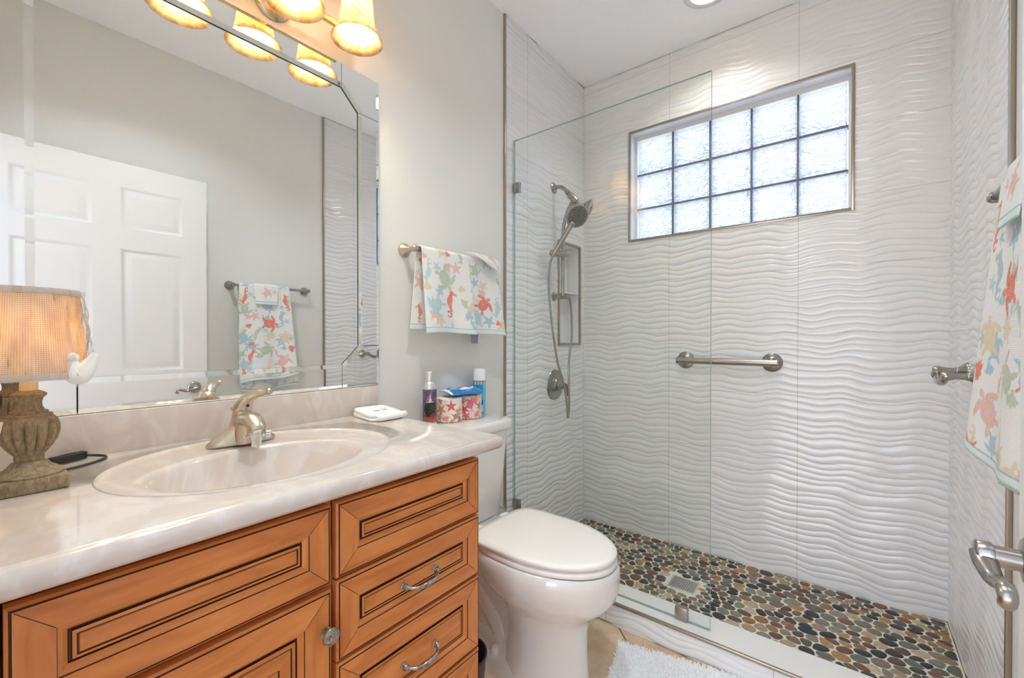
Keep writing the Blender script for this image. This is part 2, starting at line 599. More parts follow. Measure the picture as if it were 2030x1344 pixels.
# ------------------------------------------------------------------ mesh building
class MB:
    def __init__(s):
        s.v = []
        s.f = []
        s.m = []

    def add(s, vs, fs, mi=0):
        o = len(s.v)
        s.v += [tuple(p) for p in vs]
        for k, f in enumerate(fs):
            s.f.append([i + o for i in f])
            s.m.append(mi[k] if isinstance(mi, (list, tuple)) else mi)
        return s

    def bm(s, bm, mi=0):
        bm.verts.index_update()
        s.add([v.co for v in bm.verts], [[v.index for v in f.verts] for f in bm.faces], mi)
        bm.free()
        return s

    def box(s, x0, x1, y0, y1, z0, z1, bev=0.0, seg=2, mi=0, mat=None):
        bm = bmesh.new()
        bmesh.ops.create_cube(bm, size=1)
        for v in bm.verts:
            v.co = V(((x0 + x1) / 2 + v.co.x * (x1 - x0), (y0 + y1) / 2 + v.co.y * (y1 - y0), (z0 + z1) / 2 + v.co.z * (z1 - z0)))
        if bev:
            bmesh.ops.bevel(bm, geom=bm.edges[:], offset=bev, segments=seg, profile=0.5, affect='EDGES')
        if mat is not None:
            bmesh.ops.transform(bm, matrix=mat, verts=bm.verts)
        return s.bm(bm, mi)

    def loft(s, rings, cap0=True, cap1=True, closed=True, mi=0):
        n = len(rings[0])
        vs = [p for r in rings for p in r]
        fs = []
        for i in range(len(rings) - 1):
            for j in range(n if closed else n - 1):
                k = (j + 1) % n
                fs.append([i * n + j, i * n + k, (i + 1) * n + k, (i + 1) * n + j])
        if cap0:
            fs.append(list(range(n))[::-1])
        if cap1:
            fs.append([(len(rings) - 1) * n + j for j in range(n)])
        return s.add(vs, fs, mi)

    def lathe(s, prof, o=(0, 0, 0), axis=(0, 0, 1), seg=32, rf=None, mi=0, cap=True):
        q = V((0, 0, 1)).rotation_difference(V(axis).normalized())
        o = V(o)
        rings = []
        for r, h in prof:
            ring = []
            for k in range(seg):
                a = 2 * PI * k / seg
                rr = max(r, 1e-5)
                if rf:
                    rr = rf(rr, h, a)
                ring.append(o + q @ V((rr * math.cos(a), rr * math.sin(a), h)))
            rings.append(ring)
        return s.loft(rings, cap, cap, True, mi)

    def tube(s, pts, r, seg=10, smooth=0, mi=0, flat=None):
        pts = [V(p) for p in pts]
        rs = list(r) if isinstance(r, (list, tuple)) else [r] * len(pts)
        if smooth:
            P, R = [], []
            n = len(pts)
            for i in range(n - 1):
                p0, p1, p2, p3 = pts[max(i - 1, 0)], pts[i], pts[i + 1], pts[min(i + 2, n - 1)]
                for k in range(smooth):
                    u = k / smooth
                    P.append(0.5 * ((2 * p1) + (p2 - p0) * u + (2 * p0 - 5 * p1 + 4 * p2 - p3) * u * u + (3 * p1 - p0 - 3 * p2 + p3) * u ** 3))
                    ra, rb = rs[i], rs[i + 1]
                    R.append(tuple(p_ * (1 - u) + q_ * u for p_, q_ in zip(ra, rb)) if isinstance(ra, tuple) else ra * (1 - u) + rb * u)
            P.append(pts[-1])
            R.append(rs[-1])
            pts, rs = P, R
        rings = []
        nrm = None
        for i, p in enumerate(pts):
            d = (pts[min(i + 1, len(pts) - 1)] - pts[max(i - 1, 0)]).normalized()
            if nrm is None:
                nrm = d.orthogonal().normalized() if flat is None else (V(flat) - d * V(flat).dot(d)).normalized()
            else:
                nrm = (nrm - d * nrm.dot(d)).normalized()
            bn = d.cross(nrm)
            e = 1.0
            rr = rs[i]
            if isinstance(rr, tuple):
                rr, e2 = rr
            else:
                e2 = rr
            rings.append([p + nrm * (rr * math.cos(2 * PI * k / seg)) + bn * (e2 * math.sin(2 * PI * k / seg)) for k in range(seg)])
        return s.loft(rings, True, True, True, mi)

    def sphere(s, c, r, seg=20, rg=12, mat=None, mi=0):
        if not isinstance(r, (tuple, list)):
            r = (r, r, r)
        rings = []
        for i in range(rg + 1):
            th = PI * i / rg
            ring = []
            for k in range(seg):
                a = 2 * PI * k / seg
                q = V((r[0] * max(math.sin(th), 1e-4) * math.cos(a), r[1] * max(math.sin(th), 1e-4) * math.sin(a), -r[2] * math.cos(th)))
                if mat is not None:
                    q = mat @ q
                ring.append(V(c) + q)
            rings.append(ring)
        return s.loft(rings, True, True, True, mi)

    def build(s, name, mats, parent=None, smooth=True, angle=40, kind=None, at=None):
        if not isinstance(mats, (list, tuple)):
            mats = [mats]
        me = bpy.data.meshes.new(name)
        org = ORG.get(parent.name, V((0, 0, 0))) if parent else (V(at) if at else V((0, 0, 0)))
        me.from_pydata([(p[0] - org.x, p[1] - org.y, p[2] - org.z) for p in s.v], [], s.f)
        for mm_ in mats:
            me.materials.append(M[mm_] if isinstance(mm_, str) else mm_)
        me.polygons.foreach_set('material_index', s.m)
        if smooth:
            me.polygons.foreach_set('use_smooth', [True] * len(me.polygons))
            me.update()
            me.set_sharp_from_angle(angle=math.radians(angle))
        bm = bmesh.new()
        bm.from_mesh(me)
        bmesh.ops.recalc_face_normals(bm, faces=bm.faces)
        bm.to_mesh(me)
        bm.free()
        o = bpy.data.objects.new(name, me)
        C.objects.link(o)
        if parent:
            o.parent = parent
        else:
            o.location = org
        ORG[o.name] = org
        if kind:
            o['kind'] = kind
        return o


ORG = {}


def thing(name, label, cat, loc=(0, 0, 0), group=None):
    o = bpy.data.objects.new(name, None)
    C.objects.link(o)
    o.empty_display_size = 0.05
    o.location = loc
    o['label'] = label
    o['category'] = cat
    if group:
        o['group'] = group
    ORG[o.name] = V(loc)
    return o


def tag(o, label, cat, group=None):
    o['label'] = label
    o['category'] = cat
    if group:
        o['group'] = group
    return o


def grid_obj(name, P, mats, parent=None, col=None, uv=None, closed_u=False, at=None, fm=None):
    """P: (nv, nu, 3) array -> one mesh with optional colour attribute and UV in metres"""
    nv, nu = P.shape[:2]
    org = ORG.get(parent.name, V((0, 0, 0))) if parent else (V(at) if at else V((0, 0, 0)))
    vs = (P.reshape(-1, 3) - np.array(org))
    i = np.arange(nv - 1)[:, None]
    j = np.arange(nu if closed_u else nu - 1)[None, :]
    k = (j + 1) % nu
    F = np.stack([i * nu + j, i * nu + k, (i + 1) * nu + k, (i + 1) * nu + j], -1).reshape(-1, 4)
    if fm is not None:
        F = F[fm(P, F)]
    me = bpy.data.meshes.new(name)
    me.vertices.add(len(vs))
    me.vertices.foreach_set('co', vs.astype(np.float32).ravel())
    me.loops.add(F.size)
    me.loops.foreach_set('vertex_index', F.astype(np.int32).ravel())
    me.polygons.add(len(F))
    me.polygons.foreach_set('loop_start', (np.arange(len(F)) * 4).astype(np.int32))
    me.polygons.foreach_set('use_smooth', np.ones(len(F), bool))
    me.update(calc_edges=True)
    me.validate()
    if not isinstance(mats, (list, tuple)):
        mats = [mats]
    for mm_ in mats:
        me.materials.append(M[mm_] if isinstance(mm_, str) else mm_)
    if col is not None:
        ca = me.color_attributes.new('Col', 'FLOAT_COLOR', 'POINT')
        cc = np.ones((nv * nu, 4), np.float32)
        cc[:, :3] = col.reshape(-1, 3)
        ca.data.foreach_set('color', cc.ravel())
    if uv is not None:
        ul = me.uv_layers.new(name='UVMap')
        ul.data.foreach_set('uv', uv.reshape(-1, 2)[F.ravel()].astype(np.float32).ravel())
    o = bpy.data.objects.new(name, me)
    C.objects.link(o)
    if parent:
        o.parent = parent
    else:
        o.location = org
    ORG[o.name] = org
    return o


def solid(o, th, off=0):
    md = o.modifiers.new('thickness', 'SOLIDIFY')
    md.thickness = th
    md.offset = off
    return o


def inset(poly, d):
    n = len(poly)
    ar = sum(poly[i][0] * poly[(i + 1) % n][1] - poly[(i + 1) % n][0] * poly[i][1] for i in range(n))
    sg = 1 if ar > 0 else -1
    L = []
    for i in range(n):
        a, b_ = V(poly[i]), V(poly[(i + 1) % n])
        dd = (b_ - a).normalized()
        nn = V((-dd.y, dd.x)) * sg
        L.append((a + nn * (d[i] if isinstance(d, (list, tuple)) else d), dd))
    res = []
    for i in range(n):
        p, d1 = L[i - 1]
        q, d2 = L[i]
        cr = d1.x * d2.y - d1.y * d2.x
        u = ((q.x - p.x) * d2.y - (q.y - p.y) * d2.x) / cr
        res.append((p.x + d1.x * u, p.y + d1.y * u))
    return res


# ------------------------------------------------------------------ printed motifs (colour fields on a grid in metres)
def m_star(x, y, n=5, fat=0.38):
    r = np.hypot(x, y)
    th = np.arctan2(y, x)
    tri = np.abs(((th * n / (2 * PI)) % 1) * 2 - 1)
    return r < fat + (1 - fat) * tri ** 2.2 * 1.0


def ell(x, y, cx, cy, a, b_, ang=0):
    c, s_ = math.cos(ang), math.sin(ang)
    dx, dy = x - cx, y - cy
    return ((dx * c + dy * s_) / a) ** 2 + ((-dx * s_ + dy * c) / b_) ** 2 < 1


def m_turtle(x, y):
    r = ell(x, y, 0, 0, 0.55, 0.44)
    r |= ell(x, y, 0.70, 0, 0.19, 0.14)
    r |= ell(x, y, 0.38, 0.55, 0.13, 0.42, 0.5) | ell(x, y, 0.38, -0.55, 0.13, 0.42, -0.5)
    r |= ell(x, y, -0.55, 0.38, 0.11, 0.26, 0.75) | ell(x, y, -0.55, -0.38, 0.11, 0.26, -0.75)
    return r


SH = []
for k in range(40):
    q = k / 39
    if q < 0.62:
        u = q / 0.62
        SH.append((0.14 * math.sin(u * 3.3) - 0.02, 0.62 - 1.05 * u, 0.09 + 0.13 * math.sin(PI * min(u * 1.25, 1)) ** 1.0))
    else:
        u = (q - 0.62) / 0.38
        a = -PI / 2 - 0.4 + u * 5.2
        rr = 0.24 * (1 - 0.6 * u)
        SH.append((0.12 + rr * math.cos(a + PI / 2 + 1.2), -0.62 + rr * math.sin(a + PI / 2 + 1.2) - 0.1, 0.085 - 0.045 * u))


def m_seahorse(x, y):
    r = ell(x, y, -0.04, 0.72, 0.17, 0.15)
    r |= ell(x, y, -0.27, 0.64, 0.2, 0.06, 0.3)
    r |= ell(x, y, 0.05, 0.9, 0.05, 0.1)
    for a, b_, rad in SH:
        r |= (x - a) ** 2 + (y - b_) ** 2 < rad * rad
    return r


def m_shell(x, y):
    r = np.hypot(x, y + 0.5)
    th = np.arctan2(x, y + 0.5)
    return ((r < 1.1 + 0.06 * np.cos(th * 12)) & (np.abs(th) < 1.0)) | ell(x, y, 0, -0.5, 0.25, 0.2)


MOT = {'star': m_star, 'turtle': m_turtle, 'seahorse': m_seahorse, 'shell': m_shell}
CORAL = lin(242, 138, 116)[:3]
PINK = lin(245, 202, 194)[:3]
SAGE = lin(206, 216, 194)[:3]
SKY = lin(186, 216, 226)[:3]
AQUA = lin(204, 228, 232)[:3]
SAND = lin(240, 226, 196)[:3]
WHITE_T = lin(250, 250, 248)[:3]


def paint(X, Y, base, motifs):
    col = np.empty(X.shape + (3,))
    col[:] = base
    for kind, cx, cy, s_, ang, c in motifs:
        dx, dy = X - cx, Y - cy
        near = np.hypot(dx, dy) < s_ * 1.5
        if not near.any():
            continue
        ca, sa = math.cos(ang), math.sin(ang)
        lx = (dx * ca + dy * sa) / s_
        ly = (-dx * sa + dy * ca) / s_
        mk = MOT[kind](lx, ly) & near
        cc = np.array(c)
        # speckled print inside the motif
        sp = 0.5 + 0.5 * np.sin(lx * 37 + 5 * np.sin(ly * 11)) * np.sin(ly * 41 + 4 * np.sin(lx * 9))
        f = (0.08 + 0.34 * (sp > 0.72))[..., None]
        col[mk] = (cc * (1 - f) + np.array(base) * f)[mk] if f.ndim == X.ndim + 1 else cc
    return col


def scatter(w_, h_, n, seed, sizes=(0.03, 0.055)):
    r = random.Random(seed)
    pts = []
    kinds = ['turtle', 'star', 'seahorse', 'shell', 'turtle', 'star']
    cols = [SAGE, SKY, PINK, SAND, AQUA, SAND, SKY, SAGE, AQUA]
    tries = 0
    while len(pts) < n and tries < 4000:
        tries += 1
        k = kinds[len(pts) % len(kinds)]
        s_ = r.uniform(*sizes) * (1.0 if k in ('turtle', 'seahorse') else 0.55)
        x, y = r.uniform(0, w_), r.uniform(0, h_)
        if all(math.hypot(x - p[1], y - p[2]) > 0.8 * (s_ + p[3]) for p in pts):
            pts.append((k, x, y, s_, r.uniform(0, 6.28) if k != 'seahorse' else r.uniform(-0.5, 0.5), cols[(len(pts) * 4 + seed) % len(cols)]))
    return pts


FONT = {'W': ['10001', '10001', '10001', '10101', '10101', '11011', '10001'], 'R': ['11110', '10001', '10001', '11110', '10100', '10010', '10001'],
        'E': ['11111', '10000', '10000', '11110', '10000', '10000', '11111'], 'A': ['01110', '10001', '10001', '11111', '10001', '10001', '10001'],
        'T': ['11111', '00100', '00100', '00100', '00100', '00100', '00100'], 'H': ['10001', '10001', '10001', '11111', '10001', '10001', '10001']}


def text_mask(X, Y, s_, x0, y0, px):
    mk = np.zeros(X.shape, bool)
    for i, ch in enumerate(s_):
        ix = np.floor((X - x0) / px - i * 6).astype(int)
        iy = np.floor((y0 - Y) / px).astype(int)
        g = np.array([[c == '1' for c in row] for row in FONT[ch]])
        ok = (ix >= 0) & (ix < 5) & (iy >= 0) & (iy < 7)
        mk[ok] |= g[iy[ok], ix[ok]]
    return mk


# ================================================================== ROOM SHELL
ROOM_X, ROOM_Y, ROOM_H = 1.65, 2.433, 2.757
YN = -0.06           # inner face of the wall with the doorway
TILE_Y = 1.643
SHZ = 0.04           # shower floor level


def box_obj(name, dims, mat, kind=None, bev=0, parent=None):
    return MB().box(*dims, bev=bev).build(name, mat, parent, kind=kind)


box_obj('floor', (-0.12, 1.77, -3.2, 1.66, -0.1, 0.0), 'floor', 'structure')
box_obj('ceiling', (-0.12, 1.77, -0.18, 2.60, ROOM_H, ROOM_H + 0.1), 'ceil', 'structure')

# relief mesh of the wavy tiles: every mesh row follows one crest-to-crest phase
LAM = 0.0305


def relief(name, a0, a1, z0, z1, place, mat, parent, seed, hole=None, amp=0.0026, cols=None):
    nx = int((a1 - a0) / 0.012) + 1
    xs = np.linspace(a0, a1, nx)
    if hole:
        xs = np.unique(np.concatenate([xs[(np.abs(xs - hole[0]) > 0.004) & (np.abs(xs - hole[1]) > 0.004)], [hole[0], hole[1]]]))
    r = np.random.default_rng(int(seed * 100))
    nl = int((z1 - z0) / LAM) + 8

    def walk(n, lo, hi, stp):
        o = [r.uniform(lo, hi)]
        for _ in range(n - 1):
            o.append(o[-1] + r.normal(0, stp))
        return np.array(o)[:, None]
    # crease lines: one row per lobe, each wandering sideways a little differently from its neighbours
    kx = 2 * PI / 0.255
    k = np.arange(nl)[:, None]
    X = xs[None, :]
    d1, d2, d3 = walk(nl, 0, 6.28, 0.42), walk(nl, 0, 6.28, 0.5), walk(nl, 0, 6.28, 0.9)
    E_ = z0 + LAM * (k - 4 + r.uniform(-0.30, 0.30, (nl, 1)))
    E_ = E_ + 0.0080 * np.sin(kx * X + d1) + 0.0052 * np.sin(kx * 0.46 * X + d2) + 0.0022 * np.sin(kx * 1.9 * X + d3)
    mn_ = 0.26 * LAM
    E_ = np.maximum.accumulate(E_ - mn_ * k, axis=0) + mn_ * k
    ts = np.array([0.0, 0.035, 0.14, 0.30, 0.48, 0.66, 0.82, 0.93, 0.98])
    lo_, hi_ = E_[:-1], E_[1:]
    Z = (lo_[:, None, :] + (hi_ - lo_)[:, None, :] * ts[None, :, None]).reshape(-1, nx_ := len(xs))
    wd = np.clip((hi_ - lo_) / LAM, 0.2, 1.6)
    prof = (1 - (2 * ts - 1) ** 2) * (0.70 + 0.6 * (1 - ts))        # fuller lower half, sharp crease
    hgt = (amp * wd[:, None, :] ** 0.8 * prof[None, :, None]).reshape(-1, nx_)
    over = (Z < z0) | (Z > z1)
    Z = np.clip(Z, z0, z1)
    P = np.empty(Z.shape + (3,))
    Xb = np.broadcast_to(X, Z.shape)
    P[..., 0], P[..., 1], P[..., 2] = place(Xb, hgt, Z)
    fm = None
    if hole:
        hx0, hx1, hz0, hz1 = hole
        ins = (Xb > hx0 - 1e-6) & (Xb < hx1 + 1e-6) & (Z > hz0) & (Z < hz1)
        Zs = np.where(ins, np.where(Z - hz0 < hz1 - Z, hz0, hz1), Z)
        Zs2 = np.where(ins & (np.minimum(Z - hz0, hz1 - Z) < 0.008), Zs, Z)
        P[..., 2] = Zs2

        def fm(P_, F):
            xf = Xb.reshape(-1)[F].mean(1)
            zf = Zs2.reshape(-1)[F].mean(1)
            return ~((xf > hx0) & (xf < hx1) & (zf > hz0 - 1e-6) & (zf < hz1 + 1e-6))
    return grid_obj(name, P, mat, parent, fm=fm)


WX0, WX1, WZ0, WZ1 = 0.312, 1.334, 1.754, 2.378          # window opening
wb = MB()
wb.box(-0.12, WX0, ROOM_Y, ROOM_Y + 0.14, -0.1, ROOM_H)
wb.box(WX1, 1.77, ROOM_Y, ROOM_Y + 0.14, -0.1, ROOM_H)
wb.box(WX0, WX1, ROOM_Y, ROOM_Y + 0.14, -0.1, WZ0)
wb.box(WX0, WX1, ROOM_Y, ROOM_Y + 0.14, WZ1, ROOM_H)
wall_back = wb.build('wall_back', 'tile_plain', kind='structure')
relief('tile_cladding', 0.0, ROOM_X, SHZ, ROOM_H, lambda x, h, z: (x, ROOM_Y - 0.001 - h, z), 'tile_x', wall_back, 1.0, hole=(WX0, WX1, WZ0, WZ1))

NY0, NY1, NZ0, NZ1 = 2.128, 2.366, 1.147, 1.735           # shower niche
wl = MB()
wl.box(-0.12, 0, -0.18, NY0, -0.1, ROOM_H)
wl.box(-0.12, 0, NY1, ROOM_Y + 0.14, -0.1, ROOM_H)
wl.box(-0.12, 0, NY0, NY1, -0.1, NZ0)
wl.box(-0.12, 0, NY0, NY1, NZ1, ROOM_H)
wall_left = wl.build('wall_left', 'paint', kind='structure')
relief('tile_cladding', TILE_Y, ROOM_Y, SHZ, ROOM_H, lambda y, h, z: (0.004 + h, y, z), 'tile_yl', wall_left, 2.3, hole=(NY0, NY1, NZ0, NZ1))

wr = MB()
wr.box(ROOM_X, 1.77, -3.2, ROOM_Y + 0.14, -0.1, ROOM_H)
wall_right = wr.build('wall_right', 'paint', kind='structure')
relief('tile_cladding', 1.603, ROOM_Y, SHZ, ROOM_H, lambda y, h, z: (ROOM_X - 0.004 - h, y, z), 'tile_yr', wall_right, 4.1)

DX0, DX1 = 0.72, 1.56
wn = MB()
wn.box(-0.12, DX0, YN - 0.12, YN, -0.1, ROOM_H)
wn.box(DX1, ROOM_X, YN - 0.12, YN, -0.1, ROOM_H)
wn.box(DX0, DX1, YN - 0.12, YN, 2.06, ROOM_H)
wn.build('wall_front', 'paint', kind='structure')
tr = MB()
tr.box(DX0 - 0.06, DX0, YN, YN + 0.014, 0, 2.12, 0.003)
tr.box(DX1, DX1 + 0.06, YN, YN + 0.014, 0, 2.12, 0.003)
tr.box(DX0, DX1, YN, YN + 0.014, 2.06, 2.12, 0.003)
tr.build('trim_5', 'white', kind='structure')
# baseboards
MB().box(ROOM_X - 0.013, ROOM_X - 0.0005, 0.0, 1.60, 0, 0.10, 0.004).build('baseboard_right', 'white', kind='structure')
MB().box(0.0005, 0.013, 0.91, TILE_Y - 0.012, 0, 0.10, 0.004).build('baseboard_left', 'white', kind='structure')

# metal tile edging
MB().box(0.0, 0.011, TILE_Y - 0.012, TILE_Y, 0.0, ROOM_H - 0.002, 0.003).build('trim_1', 'bronze', kind='structure')
MB().box(ROOM_X - 0.012, ROOM_X, 1.590, 1.603, 0.0, ROOM_H - 0.002, 0.003).build('trim_2', 'bronze', kind='structure')

# window edging, reveal and glass blocks
tw = MB()
tk = 0.012
for a in ((WX0 - tk, WX0 + 0.002, WZ0 - tk, WZ1 + tk), (WX1 - 0.002, WX1 + tk, WZ0 - tk, WZ1 + tk), (WX0, WX1, WZ0 - tk, WZ0 + 0.002), (WX0, WX1, WZ1 - 0.002, WZ1 + tk)):
    tw.box(a[0], a[1], ROOM_Y - 0.008, ROOM_Y + 0.004, a[2], a[3], 0.002)
tw.build('trim_4', 'bronze', kind='structure')
BY = 2.505
gx = [0.330, 0.5315, 0.7305, 0.9295, 1.1290, 1.3215]
gz = [1.742, 1.944, 2.147, 2.352]
gx = [WX0 + 0.012, 0.5315, 0.7305, 0.9295, 1.1290, WX1 - 0.012]
gz = [WZ0 + 0.004, 1.9475, 2.1515, WZ1 - 0.022]
fr = MB()
fr.box(WX0, gx[0], BY - 0.004, BY + 0.05, WZ0, WZ1)
fr.box(gx[-1], WX1, BY - 0.004, BY + 0.05, WZ0, WZ1)
fr.box(gx[0], gx[-1], BY - 0.004, BY + 0.05, gz[-1], WZ1)
fr.box(gx[0], gx[-1], BY - 0.004, BY + 0.05, WZ0, gz[0])
win = fr.build('window_1', 'white', kind='structure')
mu = MB()
for x in gx[1:-1]:
    mu.box(x - 0.004, x + 0.004, BY, BY + 0.045, gz[0], gz[-1])
for z in gz[1:-1]:
    mu.box(gx[0], gx[-1], BY + 0.001, BY + 0.044, z - 0.004, z + 0.004)
mu.build('mortar_grid', 'mullion', win)
gb = MB()
for i in range(5):
    for j in range(3):
        x0, x1, z0, z1 = gx[i] + 0.004, gx[i + 1] - 0.004, gz[j] + 0.004, gz[j + 1] - 0.004
        rings = [[(x0, BY + 0.012, z0), (x1, BY + 0.012, z0), (x1, BY + 0.012, z1), (x0, BY + 0.012, z1)],
                 [(x0 + 0.008, BY + 0.004, z0 + 0.008), (x1 - 0.008, BY + 0.004, z0 + 0.008), (x1 - 0.008, BY + 0.004, z1 - 0.008), (x0 + 0.008, BY + 0.004, z1 - 0.008)]]
        gb.loft(rings, False, True)
gb.build('glass_blocks', 'block', win, smooth=False)

# ceiling light in the shower (recessed can) and the added unseen fill: trim ring, glowing lens
for (dx, dy), lab in zip(DL, ('round recessed ceiling light with a glowing warm lens above the shower', 'added round recessed fill light, out of view in the bathroom ceiling before the vanity')):
    cl = thing('recessed_ceiling_light', lab, 'ceiling light', (dx, dy, ROOM_H), 'recessed ceiling lights')
    MB().lathe([(0.074, -0.001), (0.074, -0.004), (0.085, -0.007), (0.099, -0.005), (0.104, -0.001)], (dx, dy, ROOM_H), seg=48, cap=False).build('trim_ring', 'white', cl)
    MB().lathe([(0.0, -0.002), (0.074, -0.002)], (dx, dy, ROOM_H), seg=48, cap=False).build('lens', 'lens', cl)

# ------------------------------------------------------------------ shower floor, curb
CURB_Y0, CURB_Y1, CURB_Z = 1.645, 1.79, 0.095
sf = MB().box(0.0, ROOM_X, CURB_Y1 - 0.01, ROOM_Y + 0.01, -0.08, SHZ).build('floor_shower', 'grout', kind='structure')


def pebbles():
    x0, x1, y0, y1 = 0.012, ROOM_X - 0.012, CURB_Y1 + 0.004, ROOM_Y - 0.012
    ax = 1.22                                   # stones lie slightly longer along x
    W_, D_ = (x1 - x0) / ax, y1 - y0
    n = 640
    r = np.random.default_rng(5)
    pts = np.stack([r.uniform(0, W_, n), r.uniform(0, D_, n)], 1)

    def cells(pts):
        out_ = []
        for i in range(len(pts)):
            d = pts - pts[i]
            dist = (d ** 2).sum(1)
            nb = np.argsort(dist)[1:22]
            poly = [(0, 0), (W_, 0), (W_, D_), (0, D_)]
            for j in nb:
                mx_, my_ = (pts[i] + pts[j]) / 2
                nx_, ny_ = d[j]
                new = []
                for k in range(len(poly)):
                    p, q = poly[k], poly[(k + 1) % len(poly)]
                    sp = (p[0] - mx_) * nx_ + (p[1] - my_) * ny_
                    sq = (q[0] - mx_) * nx_ + (q[1] - my_) * ny_
                    if sp <= 0:
                        new.append(p)
                    if (sp < 0) != (sq < 0):
                        u = sp / (sp - sq)
                        new.append((p[0] + (q[0] - p[0]) * u, p[1] + (q[1] - p[1]) * u))
                poly = new
                if not poly:
                    break
            out_.append(poly)
        return out_
    for it in range(2):
        cs = cells(pts)
        pts = np.array([np.mean(c, 0) if len(c) > 2 else pts[k] for k, c in enumerate(cs)])
    cs = cells(pts)
    pal = [lin(*c)[:3] for c in ((48, 48, 46), (40, 42, 42), (56, 54, 50), (66, 62, 56), (44, 46, 44), (112, 98, 80), (134, 116, 92), (156, 138, 112), (178, 158, 130), (104, 70, 58), (120, 78, 64), (92, 66, 56), (122, 120, 106), (136, 132, 118), (102, 102, 92), (150, 108, 66), (166, 128, 82), (190, 174, 148), (124, 108, 98), (86, 82, 72))]
    vs, fs, cols = [], [], []
    DRX0, DRX1, DRY0, DRY1 = 0.672, 0.792, 1.995, 2.105
    for k, poly in enumerate(cs):
        if len(poly) < 3:
            continue
        P = np.array(poly)
        P[:, 0] *= ax
        P += (x0, y0)
        c = P.mean(0)
        if DRX0 - 0.012 < c[0] < DRX1 + 0.012 and DRY0 - 0.012 < c[1] < DRY1 + 0.012:
            continue
        # round the cell: sample polygon then smooth and shrink
        m_ = 20
        seg = np.linalg.norm(np.roll(P, -1, 0) - P, axis=1)
        cum = np.concatenate([[0], np.cumsum(seg)])
        tt = np.linspace(0, cum[-1], m_, endpoint=False)
        ii = np.clip(np.searchsorted(cum, tt, 'right') - 1, 0, len(P) - 1)
        u = ((tt - cum[ii]) / np.maximum(seg[ii], 1e-9))[:, None]
        R = P[ii] * (1 - u) + np.roll(P, -1, 0)[ii] * u
        for _ in range(3):
            R = 0.25 * np.roll(R, 1, 0) + 0.5 * R + 0.25 * np.roll(R, -1, 0)
        R = c + (R - c) * 1.0
        nrm = (c - R) / np.maximum(np.linalg.norm(c - R, axis=1), 1e-6)[:, None]
        g = 0.0011 + 0.0015 * r.random()
        col = np.array(pal[int(r.integers(len(pal)))]) * r.uniform(0.82, 1.15)
        z = SHZ
        o = len(vs)
        for dd, hz in ((g, -0.002), (g, 0.0012), (g + 0.0012, 0.0026), (g + 0.005, 0.0034)):
            Q = R + nrm * dd
            vs += [(q[0], q[1], z + hz) for q in Q]
        vs.append((c[0], c[1], z + 0.0037))
        cols += [col] * (4 * m_ + 1)
        for a in range(3):
            for j in range(m_):
                kk = (j + 1) % m_
                fs.append([o + a * m_ + j, o + a * m_ + kk, o + (a + 1) * m_ + kk, o + (a + 1) * m_ + j])
        for j in range(m_):
            fs.append([o + 3 * m_ + j, o + 3 * m_ + (j + 1) % m_, o + 4 * m_])
    mb = MB()
    mb.v, mb.f, mb.m = vs, fs, [0] * len(fs)
    ob = mb.build('pebble_tiling', 'pebble', sf)
    ca = ob.data.color_attributes.new('Col', 'FLOAT_COLOR', 'POINT')
    cc = np.ones((len(vs), 4), np.float32)
    cc[:, :3] = np.array(cols)
    ca.data.foreach_set('color', cc.ravel())


pebbles()
cb = MB()
cb.box(0.0, ROOM_X, CURB_Y0 + 0.004, CURB_Y1, 0.0, CURB_Z, 0.0)
curb = cb.build('trim_curb', 'tile_plain', kind='structure')
curb.name = 'trim_6'
relief('tile_cladding', 0.0, ROOM_X, 0.0, CURB_Z - 0.008, lambda x, h, z: (x, CURB_Y0 + 0.003 - h, z), 'tile_x', curb, 0.35, amp=0.0023)
MB().box(0.0, ROOM_X, CURB_Y0 - 0.004, CURB_Y0 + 0.008, CURB_Z - 0.011, CURB_Z + 0.001, 0.003).build('trim_3', 'bronze', kind='structure')

# floor drain
dr = thing('floor_drain', 'square perforated metal drain set in the pebble shower floor', 'drain', (0.732, 2.05, SHZ))
MB().box(0.676, 0.788, 1.999, 2.101, SHZ - 0.004, SHZ + 0.0022, 0.001).build('grate', 'rubber', dr)
db = MB()
db.box(0.672, 0.792, 1.995, 2.001, SHZ - 0.004, SHZ + 0.004, 0.001)
db.box(0.672, 0.792, 2.099, 2.105, SHZ - 0.004, SHZ + 0.004, 0.001)
db.box(0.672, 0.678, 2.0, 2.1, SHZ - 0.004, SHZ + 0.004, 0.001)
db.box(0.786, 0.792, 2.0, 2.1, SHZ - 0.004, SHZ + 0.004, 0.001)
for i in range(12):
    x = 0.681 + i * 0.0092
    db.box(x, x + 0.0042, 2.0, 2.1, SHZ, SHZ + 0.0036)
for i in range(7):
    y = 2.006 + i * 0.0142
    db.box(0.678, 0.786, y, y + 0.004, SHZ, SHZ + 0.0036)
db.build('frame', 'alu', dr)

